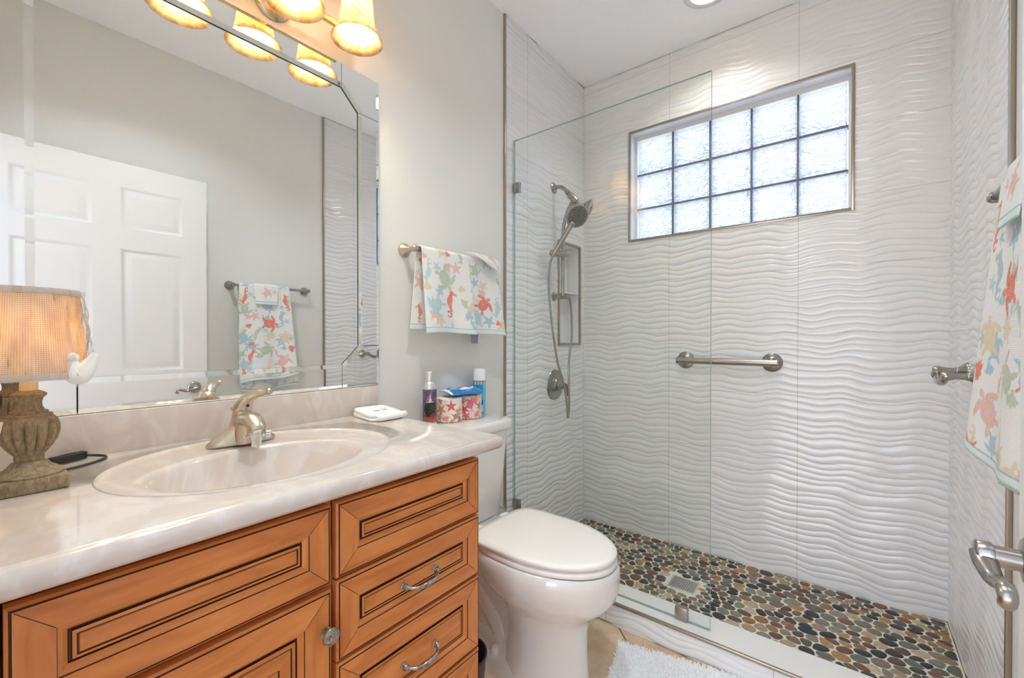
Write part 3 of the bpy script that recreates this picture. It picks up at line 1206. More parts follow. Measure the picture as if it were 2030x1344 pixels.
# niche in the shower wall
ni = thing('shower_niche', 'tall recessed tiled niche with metal edging and a small shelf in the left shower wall', 'niche', (0.0, 2.247, NZ0))
nb = MB()
nb.box(-0.085, -0.078, NY0, NY1, NZ0, NZ1)
nb.box(-0.085, 0.003, NY0, NY0 + 0.004, NZ0, NZ1)
nb.box(-0.085, 0.003, NY1 - 0.004, NY1, NZ0, NZ1)
nb.box(-0.085, 0.003, NY0, NY1, NZ0, NZ0 + 0.004)
nb.box(-0.085, 0.003, NY0, NY1, NZ1 - 0.004, NZ1)
nb.build('lining', 'tile_plain', ni)
nf = MB()
nf.box(-0.002, 0.0145, NY0 - 0.011, NY0 + 0.003, NZ0 - 0.011, NZ1 + 0.011, 0.002)
nf.box(-0.002, 0.0145, NY1 - 0.003, NY1 + 0.011, NZ0 - 0.011, NZ1 + 0.011, 0.002)
nf.box(-0.002, 0.0145, NY0, NY1, NZ0 - 0.011, NZ0 + 0.003, 0.002)
nf.box(-0.002, 0.0145, NY0, NY1, NZ1 - 0.003, NZ1 + 0.011, 0.002)
nf.build('edging', 'bronze', ni)
MB().box(-0.078, 0.002, NY0 + 0.004, NY1 - 0.004, 1.445, 1.457, 0.002).build('shelf', 'tile_plain', ni)

# ------------------------------------------------------------------ shower glass
GY, GX1, GZ0, GZ1 = 1.705, 0.929, CURB_Z + 0.003, 2.161
sg = thing('shower_glass_panel', 'fixed clear glass shower screen with a green edge standing on the tiled curb', 'glass panel', (0.46, GY, CURB_Z))
x0, x1, y0, y1 = 0.012, GX1, GY - 0.005, GY + 0.005
gm = MB()
gm.add([(x0, y0, GZ0), (x1, y0, GZ0), (x1, y0, GZ1), (x0, y0, GZ1), (x0, y1, GZ0), (x1, y1, GZ0), (x1, y1, GZ1), (x0, y1, GZ1)],
       [(0, 1, 2, 3), (5, 4, 7, 6), (1, 5, 6, 2), (4, 0, 3, 7), (3, 2, 6, 7), (4, 5, 1, 0)], [0, 0, 1, 1, 1, 1])
gm.build('pane', ['glass', 'glass_edge'], sg, smooth=False)
for z in (1.925, 0.350):
    MB().box(0.006, 0.046, GY - 0.011, GY + 0.011, z - 0.024, z + 0.024, 0.003).build('clip', 'nickel', sg)
MB().box(0.803, 0.850, GY - 0.012, GY + 0.012, CURB_Z + 0.0005, CURB_Z + 0.05, 0.003).build('clip', 'bronze', sg)

# ------------------------------------------------------------------ grab bar on back wall
gr = thing('grab_bar', 'straight brushed nickel grab bar with round flanges on the back shower wall', 'grab bar', (0.832, ROOM_Y, 1.06))
gb = MB()
gb.lathe([(0.0, 0), (0.0165, 0), (0.0165, 0.452), (0.0, 0.452)], (0.606, ROOM_Y - 0.062, 1.06), (1, 0, 0), 24)
gb.build('bar', 'nickel', gr)
for x in (0.629, 1.034):
    MB().lathe([(0.0, -0.006), (0.046, -0.006), (0.046, 0.004), (0.042, 0.009), (0.036, 0.011), (0.031, 0.015), (0.022, 0.018), (0.018, 0.03), (0.017, 0.055), (0, 0.055)], (x, ROOM_Y, 1.06), (0, -1, 0), 36).build('flange', 'nickel', gr)
for x, s_ in ((0.606, -1), (1.058, 1)):
    MB().lathe([(0.0, 0), (0.0185, 0), (0.0185, 0.006), (0.015, 0.009), (0, 0.010)], (x, ROOM_Y - 0.062, 1.06), (s_, 0, 0), 24).build('end_cap', 'nickel', gr)

# curved bar between two posts on the right shower wall
hk = thing('curved_bar_holder', 'brushed nickel two-post holder with a dipped bar on the right shower wall', 'bar holder', (ROOM_X, 1.985, 1.06))


def bell_post(y, z, parent, length=0.066):
    MB().lathe([(0.0, -0.004), (0.029, -0.004), (0.030, 0.003), (0.027, 0.008), (0.020, 0.016), (0.0135, 0.026), (0.0125, 0.028), (0.0125, 0.031), (0.0105, 0.033), (0.0095, length - 0.012), (0.0118, length - 0.004), (0.014, length + 0.005), (0.014, length + 0.014), (0.010, length + 0.021), (0, length + 0.023)], (ROOM_X - 0.005, y, z), (-1, 0, 0), 28).build('post', 'nickel', parent)


bell_post(1.897, 1.06, hk)
bell_post(2.078, 1.068, hk)
xb = ROOM_X - 0.005 - 0.076
MB().tube([(xb, 1.905, 1.058), (xb - 0.002, 1.925, 1.045), (xb - 0.005, 1.955, 1.037), (xb - 0.004, 2.0, 1.037), (xb - 0.002, 2.04, 1.046), (xb, 2.07, 1.064)], [0.010, 0.0115, 0.0125, 0.0125, 0.0115, 0.010], 16, 5).build('curved_bar', 'nickel', hk)
MB().lathe([(0.012, -0.005), (0.0165, -0.003), (0.0165, 0.003), (0.012, 0.005)], (xb - 0.001, 2.055, 1.054), (0.05, 0.86, 0.5), 24).build('collar', 'nickel', hk)

# ------------------------------------------------------------------ shower fittings on left wall
SY = 2.083
sh = thing('shower_set', 'brushed nickel slide bar shower with hand shower and hose on the left shower wall', 'shower', (0.0, SY, 1.0))
am = MB()
am.lathe([(0.0, -0.004), (0.032, -0.004), (0.032, 0.006), (0.026, 0.012), (0.016, 0.015), (0.013, 0.02)], (0.0, SY - 0.008, 2.03), (1, 0, 0), 32)
am.tube([(0.0, SY - 0.008, 2.03), (0.035, SY - 0.008, 2.03), (0.06, SY - 0.008, 2.022), (0.085, SY - 0.006, 2.000), (0.094, SY - 0.005, 1.990)], 0.0105, 14, 6)
am.build('shower_arm', 'nickel', sh)
dv = MB()
d0 = V((0.090, SY - 0.005, 1.994))
dirv = V((0.62, 0.10, -0.75)).normalized()
dv.lathe([(0, 0), (0.015, 0), (0.015, 0.018), (0.012, 0.020), (0.012, 0.026), (0.019, 0.028), (0.019, 0.085), (0.0155, 0.092), (0.011, 0.094), (0.011, 0.104), (0, 0.106)], d0, dirv, 24)
dv.build('diverter', 'nickel', sh)
rl = MB()
rl.tube([d0 + dirv * 0.062, (0.112, SY - 0.006, 1.91), (0.092, SY - 0.008, 1.87), (0.074, SY - 0.008, 1.81), (0.066, SY - 0.006, 1.74), (0.065, SY - 0.006, 1.62), (0.065, SY - 0.006, 1.50), (0.065, SY - 0.006, 1.415)], [0.010] * 8, 16, 5)
rl.build('slide_bar', 'nickel', sh)
lb = MB()
lb.lathe([(0.0, -0.004), (0.026, -0.004), (0.026, 0.006), (0.023, 0.012), (0.014, 0.015), (0.0135, 0.06)], (0.0, SY - 0.006, 1.415), (1, 0, 0), 28)
lb.lathe([(0.0, 0.04), (0.015, 0.04), (0.0155, 0.09), (0.014, 0.096), (0, 0.098)], (0.0, SY - 0.006, 1.415), (1, 0.15, -0.02), 24)
lb.build('lower_bracket', 'nickel', sh)
sl = MB()
sa, sb_ = V((0.050, 1.972, 1.641)), V((0.112, 2.062, 1.640))
sd = (sb_ - sa)
sl.lathe([(0, 0), (0.014, 0), (0.0175, 0.008), (0.0175, 0.03), (0.0165, 0.034), (0.0165, sd.length - 0.004), (0.014, sd.length), (0, sd.length + 0.001)], sa, sd, 24)
sl.build('slider', 'nickel', sh)
hs = MB()
h0, h1 = V((0.072, 1.966, 1.625)), V((0.165, 2.004, 1.788))
hd = (h1 - h0).normalized()
hs.tube([h0 - hd * 0.005, h0 + hd * 0.03, h0 + hd * 0.10, h0 + hd * 0.16, h1 + hd * 0.008], [0.0115, 0.0135, 0.0150, 0.0145, 0.017], 18, 4)
fn = V((0.72, -0.46, -0.55)).normalized()
hc = h1 + hd * 0.048 + fn * 0.004
hs.lathe([(0, -0.028), (0.034, -0.027), (0.056, -0.019), (0.0630, -0.006), (0.0630, 0.008), (0.059, 0.012), (0.053, 0.012)], hc, fn, 40)
hs.sphere(hc - V((0.02, 0.02, 0.055)) * 0.9, 0.007, 10, 8)
hand = hs.build('hand_shower', 'nickel', sh)
sp = MB()
sp.lathe([(0, 0.0135), (0.054, 0.0125), (0.054, 0.010)], hc, fn, 40)
sp.build('spray_face', 'rubber', hand)
nz = MB()
q = V((0, 0, 1)).rotation_difference(fn)
for rr, n_ in ((0.011, 6), (0.022, 12), (0.034, 18), (0.046, 24)):
    for k in range(n_):
        a = 2 * PI * k / n_ + rr * 50
        nz.lathe([(0.0022, 0), (0.0016, 0.0035), (0, 0.0036)], hc + q @ V((rr * math.cos(a), rr * math.sin(a), 0.0125)), fn, 6)
nz.build('nozzles', 'alu', hand)
fh = MB()
fb = d0 + dirv * 0.10
fn2 = V((0.90, 0.30, -0.32)).normalized()
fc = fb + V((0.040, 0.045, -0.018))
fh.tube([fb, fb + dirv * 0.012, fc - fn2 * 0.02], [0.009, 0.012, 0.016], 16, 3)
fh.lathe([(0, -0.03), (0.020, -0.028), (0.034, -0.010), (0.044, 0.004), (0.044, 0.012), (0.040, 0.015)], fc, fn2, 36)
fixed = fh.build('shower_head', 'nickel', sh)
MB().lathe([(0, 0.0155), (0.0405, 0.014), (0.040, 0.010)], fc, fn2, 36).build('spray_face', 'rubber', fixed)
hz = MB()
hp = [h0 - hd * 0.005, (0.058, 1.955, 1.57), (0.045, 1.965, 1.45), (0.050, 1.99, 1.25), (0.060, 2.030, 1.05), (0.084, 2.060, 0.92), (0.090, 2.082, 0.80), (0.088, 2.092, 0.735), (0.090, 2.103, 0.775), (0.092, 2.100, 0.90), (0.062, 2.150, 1.05), (0.072, 2.165, 1.2), (0.082, 2.140, 1.34), (0.09, 2.105, 1.41)]
hz.tube(hp, 0.0062, 10, 10)
hz.build('hose', 'nickel', sh)

vl = thing('shower_valve', 'round brushed nickel shower valve plate with a curved lever under the slide bar', 'shower valve', (0.0, 2.089, 0.913))
MB().lathe([(0, -0.004), (0.086, -0.004), (0.088, 0.004), (0.084, 0.010), (0.072, 0.012), (0.055, 0.014), (0.040, 0.020), (0.033, 0.030), (0, 0.031)], (0.0, 2.089, 0.913), (1, 0, 0), 48).build('escutcheon', 'nickel', vl)
vh = MB()
vh.lathe([(0, 0.028), (0.026, 0.028), (0.027, 0.045), (0.022, 0.060), (0.010, 0.066), (0, 0.067)], (0.0, 2.089, 0.913), (1, 0, 0), 28)
vh.tube([(0.05, 2.089, 0.913), (0.062, 2.108, 0.912), (0.066, 2.126, 0.895), (0.064, 2.134, 0.868), (0.062, 2.132, 0.848)], [0.014, 0.0125, 0.0115, 0.0105, 0.0085], 14, 5)
vh.build('lever', 'nickel', vl)

# ================================================================== TOILET
TY = 1.248
to = thing('toilet', 'white two-piece toilet with closed lid between the vanity and the glass screen', 'toilet', (0.4, TY, 0))


def egg(xb, xf, hw, z, n=40, sq=2.0, yc=TY):
    """elongated outline: widest point 42 % from the back"""
    r = []
    xm = xb + (xf - xb) * 0.44
    for k in range(n):
        a = 2 * PI * k / n
        c, s_ = math.cos(a), math.sin(a)
        p = 2.0 / (sq if c < 0 else 2.0)
        xx = xm + ((xf - xm) if c > 0 else (xm - xb)) * math.copysign(abs(c) ** p, c)
        yy = yc + hw * math.copysign(abs(s_) ** (2.0 / (sq if c < 0 else 2.05)), s_)
        r.append((xx, yy, z))
    return r


bw = MB()
bw.loft([egg(0.27, 0.742, 0.150, 0.446, sq=2.6), egg(0.255, 0.760, 0.176, 0.449, sq=2.7), egg(0.25, 0.766, 0.183, 0.440, sq=2.7), egg(0.25, 0.768, 0.185, 0.415, sq=2.6), egg(0.258, 0.766, 0.183, 0.385, sq=2.5), egg(0.272, 0.755, 0.174, 0.350, sq=2.4),
         egg(0.30, 0.730, 0.153, 0.315, sq=2.3), egg(0.33, 0.695, 0.126, 0.285, sq=2.2), egg(0.35, 0.672, 0.108, 0.255, sq=2.2), egg(0.358, 0.660, 0.098, 0.215), egg(0.355, 0.658, 0.096, 0.15), egg(0.348, 0.662, 0.101, 0.08), egg(0.340, 0.668, 0.108, 0.03), egg(0.336, 0.672, 0.112, 0.0)])


def rrect(x0, x1, y0, y1, z, r, n=6):
    p = []
    for cx, cy, a0 in ((x1 - r, y1 - r, 0), (x0 + r, y1 - r, PI / 2), (x0 + r, y0 + r, PI), (x1 - r, y0 + r, 1.5 * PI)):
        for k in range(n + 1):
            a = a0 + PI / 2 * k / n
            p.append((cx + r * math.cos(a), cy + r * math.sin(a), z))
    return p


# deck under the tank, flowing down into the trapway body
bw.loft([rrect(0.03, 0.36, TY - 0.10, TY + 0.10, 0.452, 0.03), rrect(0.02, 0.40, TY - 0.115, TY + 0.115, 0.445, 0.04), rrect(0.02, 0.42, TY - 0.115, TY + 0.115, 0.40, 0.05), rrect(0.03, 0.43, TY - 0.10, TY + 0.10, 0.35, 0.05), rrect(0.06, 0.44, TY - 0.072, TY + 0.072, 0.28, 0.05), rrect(0.09, 0.44, TY - 0.058, TY + 0.058, 0.18, 0.045), rrect(0.10, 0.44, TY - 0.06, TY + 0.06, 0.09, 0.045), rrect(0.10, 0.44, TY - 0.075, TY + 0.075, 0.05, 0.045)])
# trapway bulge and foot
bw.tube([(0.15, TY - 0.02, 0.34), (0.24, TY - 0.02, 0.25), (0.31, TY - 0.02, 0.16), (0.335, TY - 0.02, 0.11), (0.30, TY - 0.02, 0.09), (0.22, TY - 0.02, 0.10)], [0.05, 0.056, 0.052, 0.05, 0.048, 0.045], 18, 6)
bw.tube([(0.15, TY + 0.02, 0.34), (0.24, TY + 0.02, 0.25), (0.31, TY + 0.02, 0.16), (0.335, TY + 0.02, 0.11), (0.30, TY + 0.02, 0.09), (0.22, TY + 0.02, 0.10)], [0.05, 0.056, 0.052, 0.05, 0.048, 0.045], 18, 6)
bw.loft([rrect(0.11, 0.56, TY - 0.104, TY + 0.104, 0.0, 0.05), rrect(0.112, 0.558, TY - 0.102, TY + 0.102, 0.035, 0.05), rrect(0.12, 0.55, TY - 0.092, TY + 0.092, 0.048, 0.045), rrect(0.14, 0.54, TY - 0.07, TY + 0.07, 0.052, 0.04)])
bw.build('bowl', 'porcelain', to, angle=60)
st = MB()
st.loft([egg(0.275, 0.745, 0.165, 0.450, sq=3), egg(0.268, 0.756, 0.176, 0.453, sq=3), egg(0.267, 0.758, 0.178, 0.462, sq=3), egg(0.272, 0.753, 0.174, 0.469, sq=3), egg(0.30, 0.73, 0.15, 0.470, sq=3)])
st.build('seat', 'seat', to, angle=60)
ld = MB()
ld.loft([egg(0.285, 0.745, 0.168, 0.474, sq=6), egg(0.276, 0.755, 0.177, 0.477, sq=6), egg(0.275, 0.757, 0.179, 0.486, sq=6), egg(0.279, 0.753, 0.175, 0.4915, sq=6), egg(0.30, 0.735, 0.157, 0.4940, sq=5), egg(0.37, 0.66, 0.09, 0.4965, sq=3)])
ld.build('lid', 'seat', to, angle=60)
for y in (TY - 0.075, TY + 0.075):
    MB().box(0.245, 0.285, y - 0.02, y + 0.02, 0.450, 0.484, 0.006, 3).build('hinge', 'seat', to)
tk_ = MB()
tk_.loft([rrect(0.055, 0.19, TY - 0.135, TY + 0.135, 0.453, 0.04), rrect(0.05, 0.197, TY - 0.142, TY + 0.142, 0.463, 0.045), rrect(0.035, 0.203, TY - 0.165, TY + 0.165, 0.62, 0.045), rrect(0.025, 0.208, TY - 0.182, TY + 0.182, 0.79, 0.045), rrect(0.025, 0.208, TY - 0.182, TY + 0.182, 0.80, 0.045)])
tk_.build('tank', 'porcelain', to, angle=50)
tl_ = MB()
tl_.loft([rrect(0.02, 0.215, TY - 0.192, TY + 0.192, 0.798, 0.05), rrect(0.012, 0.224, TY - 0.200, TY + 0.200, 0.803, 0.055), rrect(0.010, 0.226, TY - 0.202, TY + 0.202, 0.812, 0.056), rrect(0.010, 0.226, TY - 0.202, TY + 0.202, 0.832, 0.056), rrect(0.014, 0.222, TY - 0.198, TY + 0.198, 0.841, 0.053), rrect(0.024, 0.212, TY - 0.188, TY + 0.188, 0.845, 0.046)])
tl_.build('tank_lid', 'porcelain', to, angle=50)
for y in (TY - 0.076, TY + 0.076):
    MB().lathe([(0.016, 0.046), (0.0155, 0.058), (0.013, 0.072), (0.009, 0.076), (0, 0.077)], (0.335, y, 0.0), seg=20).build('bolt_cap', 'seat', to)
LIDZ = 0.845

# supply stop on the wall behind the toilet
sv = thing('supply_valve', 'small chrome supply stop and hose on the wall between toilet tank and glass', 'valve', (0.0, 1.58, 0.33))
MB().lathe([(0, 0.0), (0.018, 0.0), (0.018, 0.003), (0.008, 0.006), (0.008, 0.03), (0.011, 0.03), (0.011, 0.055), (0, 0.056)], (0.0, 1.59, 0.30), (1, 0, 0), 20).build('body', 'chrome', sv)
MB().tube([(0.042, 1.59, 0.30), (0.044, 1.59, 0.345), (0.05, 1.57, 0.38), (0.055, 1.52, 0.40), (0.06, 1.45, 0.42), (0.07, 1.38, 0.455)], 0.006, 10, 6).build('hose', 'chrome', sv)

# dark bin sliver between vanity and toilet
wbk = thing('waste_basket', 'dark plum plastic waste basket tucked between vanity and toilet', 'waste basket', (0.385, 0.946, 0))
wm = MB()
wm.lathe([(0.0, 0.0), (0.066, 0.0), (0.069, 0.006), (0.082, 0.195), (0.0825, 0.205), (0.080, 0.205), (0.067, 0.012), (0.0, 0.010)], (0.385, 0.946, 0.0), seg=36)
wm.build('bucket', 'plum', wbk)
MB().lathe([(0.0815, 0.196), (0.0855, 0.198), (0.0855, 0.205), (0.0815, 0.207)], (0.385, 0.946, 0.0), seg=36, cap=False).build('rim', 'plum', wbk)

# ================================================================== VANITY
VX, VY0, VY1 = 0.53, -0.056, 0.856
vc = thing('vanity_cabinet', 'maple bathroom vanity cabinet with dark glazed raised panels under the sink top', 'cabinet', (0.27, 0.4, 0))
bd = MB()
bd.box(0.003, VX - 0.001, VY0, VY1 - 0.002, 0.09, 0.765)
bd.box(0.003, VX - 0.001, VY1 - 0.02, VY1 - 0.002, 0.765, 0.8765)
bd.box(0.003, VX - 0.001, VY0, VY0 + 0.018, 0.765, 0.8765)
bd.box(0.003, VX - 0.075, VY0, VY1 - 0.002, 0.0, 0.09)
bd.build('carcass', 'wood_v', vc)
ff = MB()
for a in ((VY0, 0.026), (0.436, 0.447), (0.846, VY1)):
    ff.box(VX - 0.018, VX, a[0], a[1], 0.09, 0.876, 0.001)
ff.box(VX - 0.018, VX - 0.0005, VY0, VY1, 0.86, 0.876, 0.001)
ff.box(VX - 0.018, VX - 0.0005, VY0, VY1, 0.69, 0.72, 0.001)
ff.box(VX - 0.018, VX - 0.0005, VY0, VY1, 0.09, 0.12, 0.001)
ff.build('face_frame', 'wood_v', vc)
FX = 0.551


def panel_front(name, y0, y1, z0, z1, fw, parent, deep=False):
    prof = [(0.0, -0.020, 0), (0.0, -0.004, 0), (0.0035, -0.0006, 0), (0.0044, -0.0018, 1), (0.0054, -0.0018, 1), (0.0062, 0.0, 1), (fw, 0.0, 0), (fw + 0.0008, -0.0025, 1), (fw + 0.0055, -0.0035, 0), (fw + 0.0105, -0.0085, 0), (fw + 0.0115, -0.0115, 1), (fw + 0.0140, -0.0115, 1), (fw + 0.0146, -0.0065, 1), (fw + 0.0185, -0.0050, 0), (fw + 0.0193, -0.0068, 1), (fw + 0.0208, -0.0068, 1), (fw + 0.0216, -0.0050, 0)]
    if deep:
        prof = prof[:-3] + [(fw + 0.021, -0.005, 0), (fw + 0.0218, -0.0068, 1), (fw + 0.0232, -0.0068, 1), (fw + 0.024, -0.005, 0), (fw + 0.045, 0.0, 0), (fw + 0.0458, -0.0016, 1), (fw + 0.0470, -0.0016, 1), (fw + 0.048, 0.0, 0)]
    mb = MB()
    vs = []
    fs, ms = [], []
    for k, (i, d, _) in enumerate(prof):
        vs += [(FX + d, y0 + i, z0 + i), (FX + d, y1 - i, z0 + i), (FX + d, y1 - i, z1 - i), (FX + d, y0 + i, z1 - i)]
    for k in range(len(prof) - 1):
        dark = prof[k + 1][2]
        for j in range(4):
            l = (j + 1) % 4
            fs.append([k * 4 + j, k * 4 + l, (k + 1) * 4 + l, (k + 1) * 4 + j])
            ms.append(2 if dark else (0 if j in (0, 2) else 1))
    L = (len(prof) - 1) * 4
    fs.append([L, L + 1, L + 2, L + 3])
    ms.append(0 if not deep else 1)
    fs.append([3, 2, 1, 0])
    ms.append(0)
    mb.add(vs, fs, ms)
    # mitre joints of the frame
    a, b_ = 0.0078, fw - 0.0004
    for sy, sz, oy, oz in ((1, 1, y0, z0), (-1, 1, y1, z0), (-1, -1, y1, z1), (1, -1, y0, z1)):
        p, q_ = (oy + sy * a, oz + sz * a), (oy + sy * b_, oz + sz * b_)
        t_ = 0.00035
        mb.add([(FX + 0.0002, p[0] - t_, p[1] + sy * sz * t_), (FX + 0.0002, p[0] + t_, p[1] - sy * sz * t_), (FX + 0.0002, q_[0] + t_, q_[1] - sy * sz * t_), (FX + 0.0002, q_[0] - t_, q_[1] + sy * sz * t_)], [[0, 1, 2, 3]], 2)
    return mb.build(name, ['wood_h', 'wood_v', 'darkgap'], parent, angle=25)


def pull(y, z, parent):
    mb = MB()
    hw = 0.046
    n = 14
    pts, rs = [], []
    for k in range(n + 1):
        u = k / n * 2 - 1
        d = 0.006 + 0.020 * (1 - abs(u) ** 3.2)
        s_ = -0.004 * (1 - u * u) + (0.002 if abs(u) > 0.9 else 0)
        r_ = 0.0032 + 0.0024 * (1 - abs(u)) if abs(u) < 0.85 else 0.0034 + 0.012 * (abs(u) - 0.85)
        if k in (6, 8):
            r_ += 0.0014
        pts.append((FX + d, y + u * hw, z + s_))
        rs.append(r_)
    mb.tube(pts, rs, 12, 4)
    for u in (-0.16, -0.08, 0, 0.08, 0.16):
        mb.lathe([(0.0052, -0.001), (0.0066, 0), (0.0052, 0.001)], (FX + 0.0257, y + u * hw, z - 0.004), (0, 1, 0), 14, cap=False)
    for s_ in (-1, 1):
        mb.lathe([(0, 0), (0.0085, 0), (0.0085, 0.003), (0.0055, 0.005), (0.005, 0.008), (0.0072, 0.010), (0.0055, 0.015), (0, 0.0165)], (FX - 0.006, y + s_ * hw, z + 0.001), (1, 0, 0), 18)
    return mb.build('handle', 'antique', parent)


panel_front('false_front', 0.028, 0.4365, 0.705, 0.857, 0.043, vc)
door = panel_front('door', 0.028, 0.4365, 0.118, 0.694, 0.052, vc, True)
kb = MB()
kb.lathe([(0, 0), (0.0105, 0), (0.0105, 0.002), (0.006, 0.004), (0.0055, 0.012), (0.009, 0.015), (0.0155, 0.017), (0.0165, 0.020), (0.0155, 0.0225), (0.0130, 0.0235), (0.0125, 0.0225), (0.0100, 0.0235), (0.0060, 0.0245), (0.0055, 0.0262), (0.0030, 0.0275), (0, 0.0278)], (FX, 0.424, 0.618), (1, 0, 0), 28)
kb.build('knob', 'antique', door)
DR = [(0.709, 0.857, None), (0.545, 0.7035, 0.621), (0.350, 0.5395, 0.4405), (0.118, 0.344, 0.231)]
for z0, z1, hz_ in DR:
    d_ = panel_front('drawer', 0.4475, 0.856, z0, z1, 0.044, vc)
    if hz_:
        pull(0.655, hz_, d_)

# ------------------------------------------------------------------ counter with integral basin
CT, CF, CY0, CY1 = 0.918, 0.594, -0.058, 0.905
vt = thing('sink_counter', 'cream cultured marble sink top with oval basin and backsplash on the vanity', 'sink top', (0.3, 0.42, 0.877))
SX, SYc = 0.343, 0.405
IN = (0.150, 0.207)     # basin half sizes x, y
OUTc, OUT = (0.300, 0.422), (0.240, 0.282)   # raised oval ring


def ctop():
    nx, ny = 120, 190
    # grid in polar form around the basin, then outwards to the rectangle
    na = 144
    prof_in = [(0.0, -0.135), (0.12, -0.135), (0.3, -0.130), (0.5, -0.116), (0.68, -0.092), (0.82, -0.06), (0.91, -0.032), (0.965, -0.012), (0.995, -0.0035), (1.03, -0.0008), (1.08, -0.001)]
    rings = []
    ang = [2 * PI * k / na for k in range(na)]
    for s_, z in prof_in:
        rings.append([(SX + IN[0] * s_ * math.cos(a) - 0.012 * (1 - min(s_, 1)), SYc + IN[1] * s_ * math.sin(a), CT - 0.003 + z) for a in ang])
    last = rings[-1]
    inner = last
    # dished field rising to the outer oval lip, then the flat top
    for u, z in ((0.25, -0.0040), (0.5, -0.0036), (0.75, -0.0030), (0.90, -0.0022), (0.945, -0.0012), (0.97, 0.0014), (0.985, 0.0020), (1.0, 0.0014), (1.02, 0.0)):
        ring = []
        for k, a in enumerate(ang):
            o_ = (OUTc[0] + OUT[0] * math.cos(a), OUTc[1] + OUT[1] * math.sin(a))
            i_ = inner[k]
            ring.append((i_[0] + (o_[0] - i_[0]) * u, i_[1] + (o_[1] - i_[1]) * u, CT + z))
        rings.append(ring)
    # out to the rectangle
    x0, x1, y0, y1 = 0.004, CF - 0.016, CY0, CY1 - 0.016
    for u in (0.5, 1.0):
        ring = []
        for k, a in enumerate(ang):
            o_ = rings[-1 if u == 0.5 else -2][k]
            c_, s_ = math.cos(a), math.sin(a)
            dx = (x1 - OUTc[0]) / c_ if c_ > 1e-6 else ((x0 - OUTc[0]) / c_ if c_ < -1e-6 else 1e9)
            dy = (y1 - OUTc[1]) / s_ if s_ > 1e-6 else ((y0 - OUTc[1]) / s_ if s_ < -1e-6 else 1e9)
            d_ = min(dx, dy)
            e_ = (OUTc[0] + d_ * c_, OUTc[1] + d_ * s_)
            ring.append((o_[0] + (e_[0] - o_[0]) * u, o_[1] + (e_[1] - o_[1]) * u, CT))
        rings.append(ring)
    # snap the nearest samples to the rectangle's corners
    R = rings[-1]
    for cx, cy in ((x0, y0), (x1, y0), (x1, y1), (x0, y1)):
        k = min(range(na), key=lambda j: (R[j][0] - cx) ** 2 + (R[j][1] - cy) ** 2)
        R[k] = (cx, cy, CT)
    mb = MB()
    mb.loft(rings, False, False)
    # bullnose along front and right end: sweep of a rounded profile
    pr = [(0.0, 0.0), (0.0015, -0.0004), (0.003, -0.0022), (0.0045, -0.0022), (0.008, -0.004), (0.0125, -0.0085), (0.0155, -0.015), (0.016, -0.022), (0.0145, -0.030), (0.0105, -0.036), (0.004, -0.0395), (0.0, -0.040), (-0.05, -0.040)]
    path = [((x1, y0), (1, 0)), ((x1, y1), (1, 1)), ((x0, y1), (0, 1))]
    rings = [[(p[0] + n_[0] * a, p[1] + n_[1] * a, CT + b_) for a, b_ in pr] for p, n_ in path]
    mb.loft(rings, False, False, closed=False)
    return mb.build('countertop', 'marble', vt, angle=55)


ctop()
bs = MB()
bs.box(0.002, 0.022, CY0, CY1 + 0.002, CT - 0.002, 1.0115, 0.003, 2)
bs.build('backsplash', 'marble', vt)
MB().lathe([(0, 0.0), (0.021, 0.0), (0.021, 0.003), (0.016, 0.004), (0.014, 0.002), (0, 0.003)], (SX - 0.012, SYc, CT - 0.1375), seg=28).build('drain', 'nickel', vt)

# ------------------------------------------------------------------ faucet
FY, FXc = 0.432, 0.135
fa = thing('faucet', 'champagne nickel single lever faucet standing behind the oval basin', 'faucet', (FXc, FY, CT))
fb_ = MB()


def oval(cx, cy, a, b_, z, n=36):
    return [(cx + a * math.cos(2 * PI * k / n), cy + b_ * math.sin(2 * PI * k / n), z) for k in range(n)]


fz = CT + 0.0005
# winged base swelling into the column
fb_.loft([oval(FXc, FY, 0.029, 0.078, fz), oval(FXc, FY, 0.0295, 0.0785, fz + 0.004), oval(FXc, FY, 0.027, 0.070, fz + 0.012), oval(FXc, FY, 0.025, 0.055, fz + 0.022), oval(FXc, FY, 0.0235, 0.040, fz + 0.031), oval(FXc, FY, 0.022, 0.030, fz + 0.042), oval(FXc, FY, 0.021, 0.0245, fz + 0.056), oval(FXc, FY, 0.0205, 0.0225, fz + 0.070), oval(FXc, FY, 0.019, 0.0205, fz + 0.078)])
fb_.build('body', 'warmnickel', fa, angle=60)
sp_ = MB()
sp_.tube([(FXc + 0.004, FY, CT + 0.046), (FXc + 0.030, FY, CT + 0.060), (FXc + 0.058, FY, CT + 0.062), (FXc + 0.082, FY, CT + 0.053), (FXc + 0.094, FY, CT + 0.040)], [(0.020, 0.023), (0.019, 0.024), (0.0175, 0.0235), (0.0155, 0.0215), (0.0135, 0.0185)], 22, 5, flat=(0, 0, 1))
sp_.build('spout', 'warmnickel', fa, angle=60)
sk = MB()
sk.loft([oval(FXc + 0.016, FY, 0.024, 0.026, fz), oval(FXc + 0.020, FY, 0.022, 0.0245, fz + 0.02), oval(FXc + 0.026, FY, 0.022, 0.0235, fz + 0.045), oval(FXc + 0.030, FY, 0.020, 0.021, fz + 0.055)])
sk.build('apron', 'warmnickel', fa, angle=60)
ae = MB()
ax_ = FXc + 0.084
ae.lathe([(0, 0.045), (0.0145, 0.045), (0.0145, 0.036), (0.0125, 0.035), (0.0125, 0.032), (0.0135, 0.031), (0.0125, 0.016), (0.0115, 0.015), (0.0110, 0.001), (0, 0.001)], (ax_, FY, CT + 0.002), seg=20)
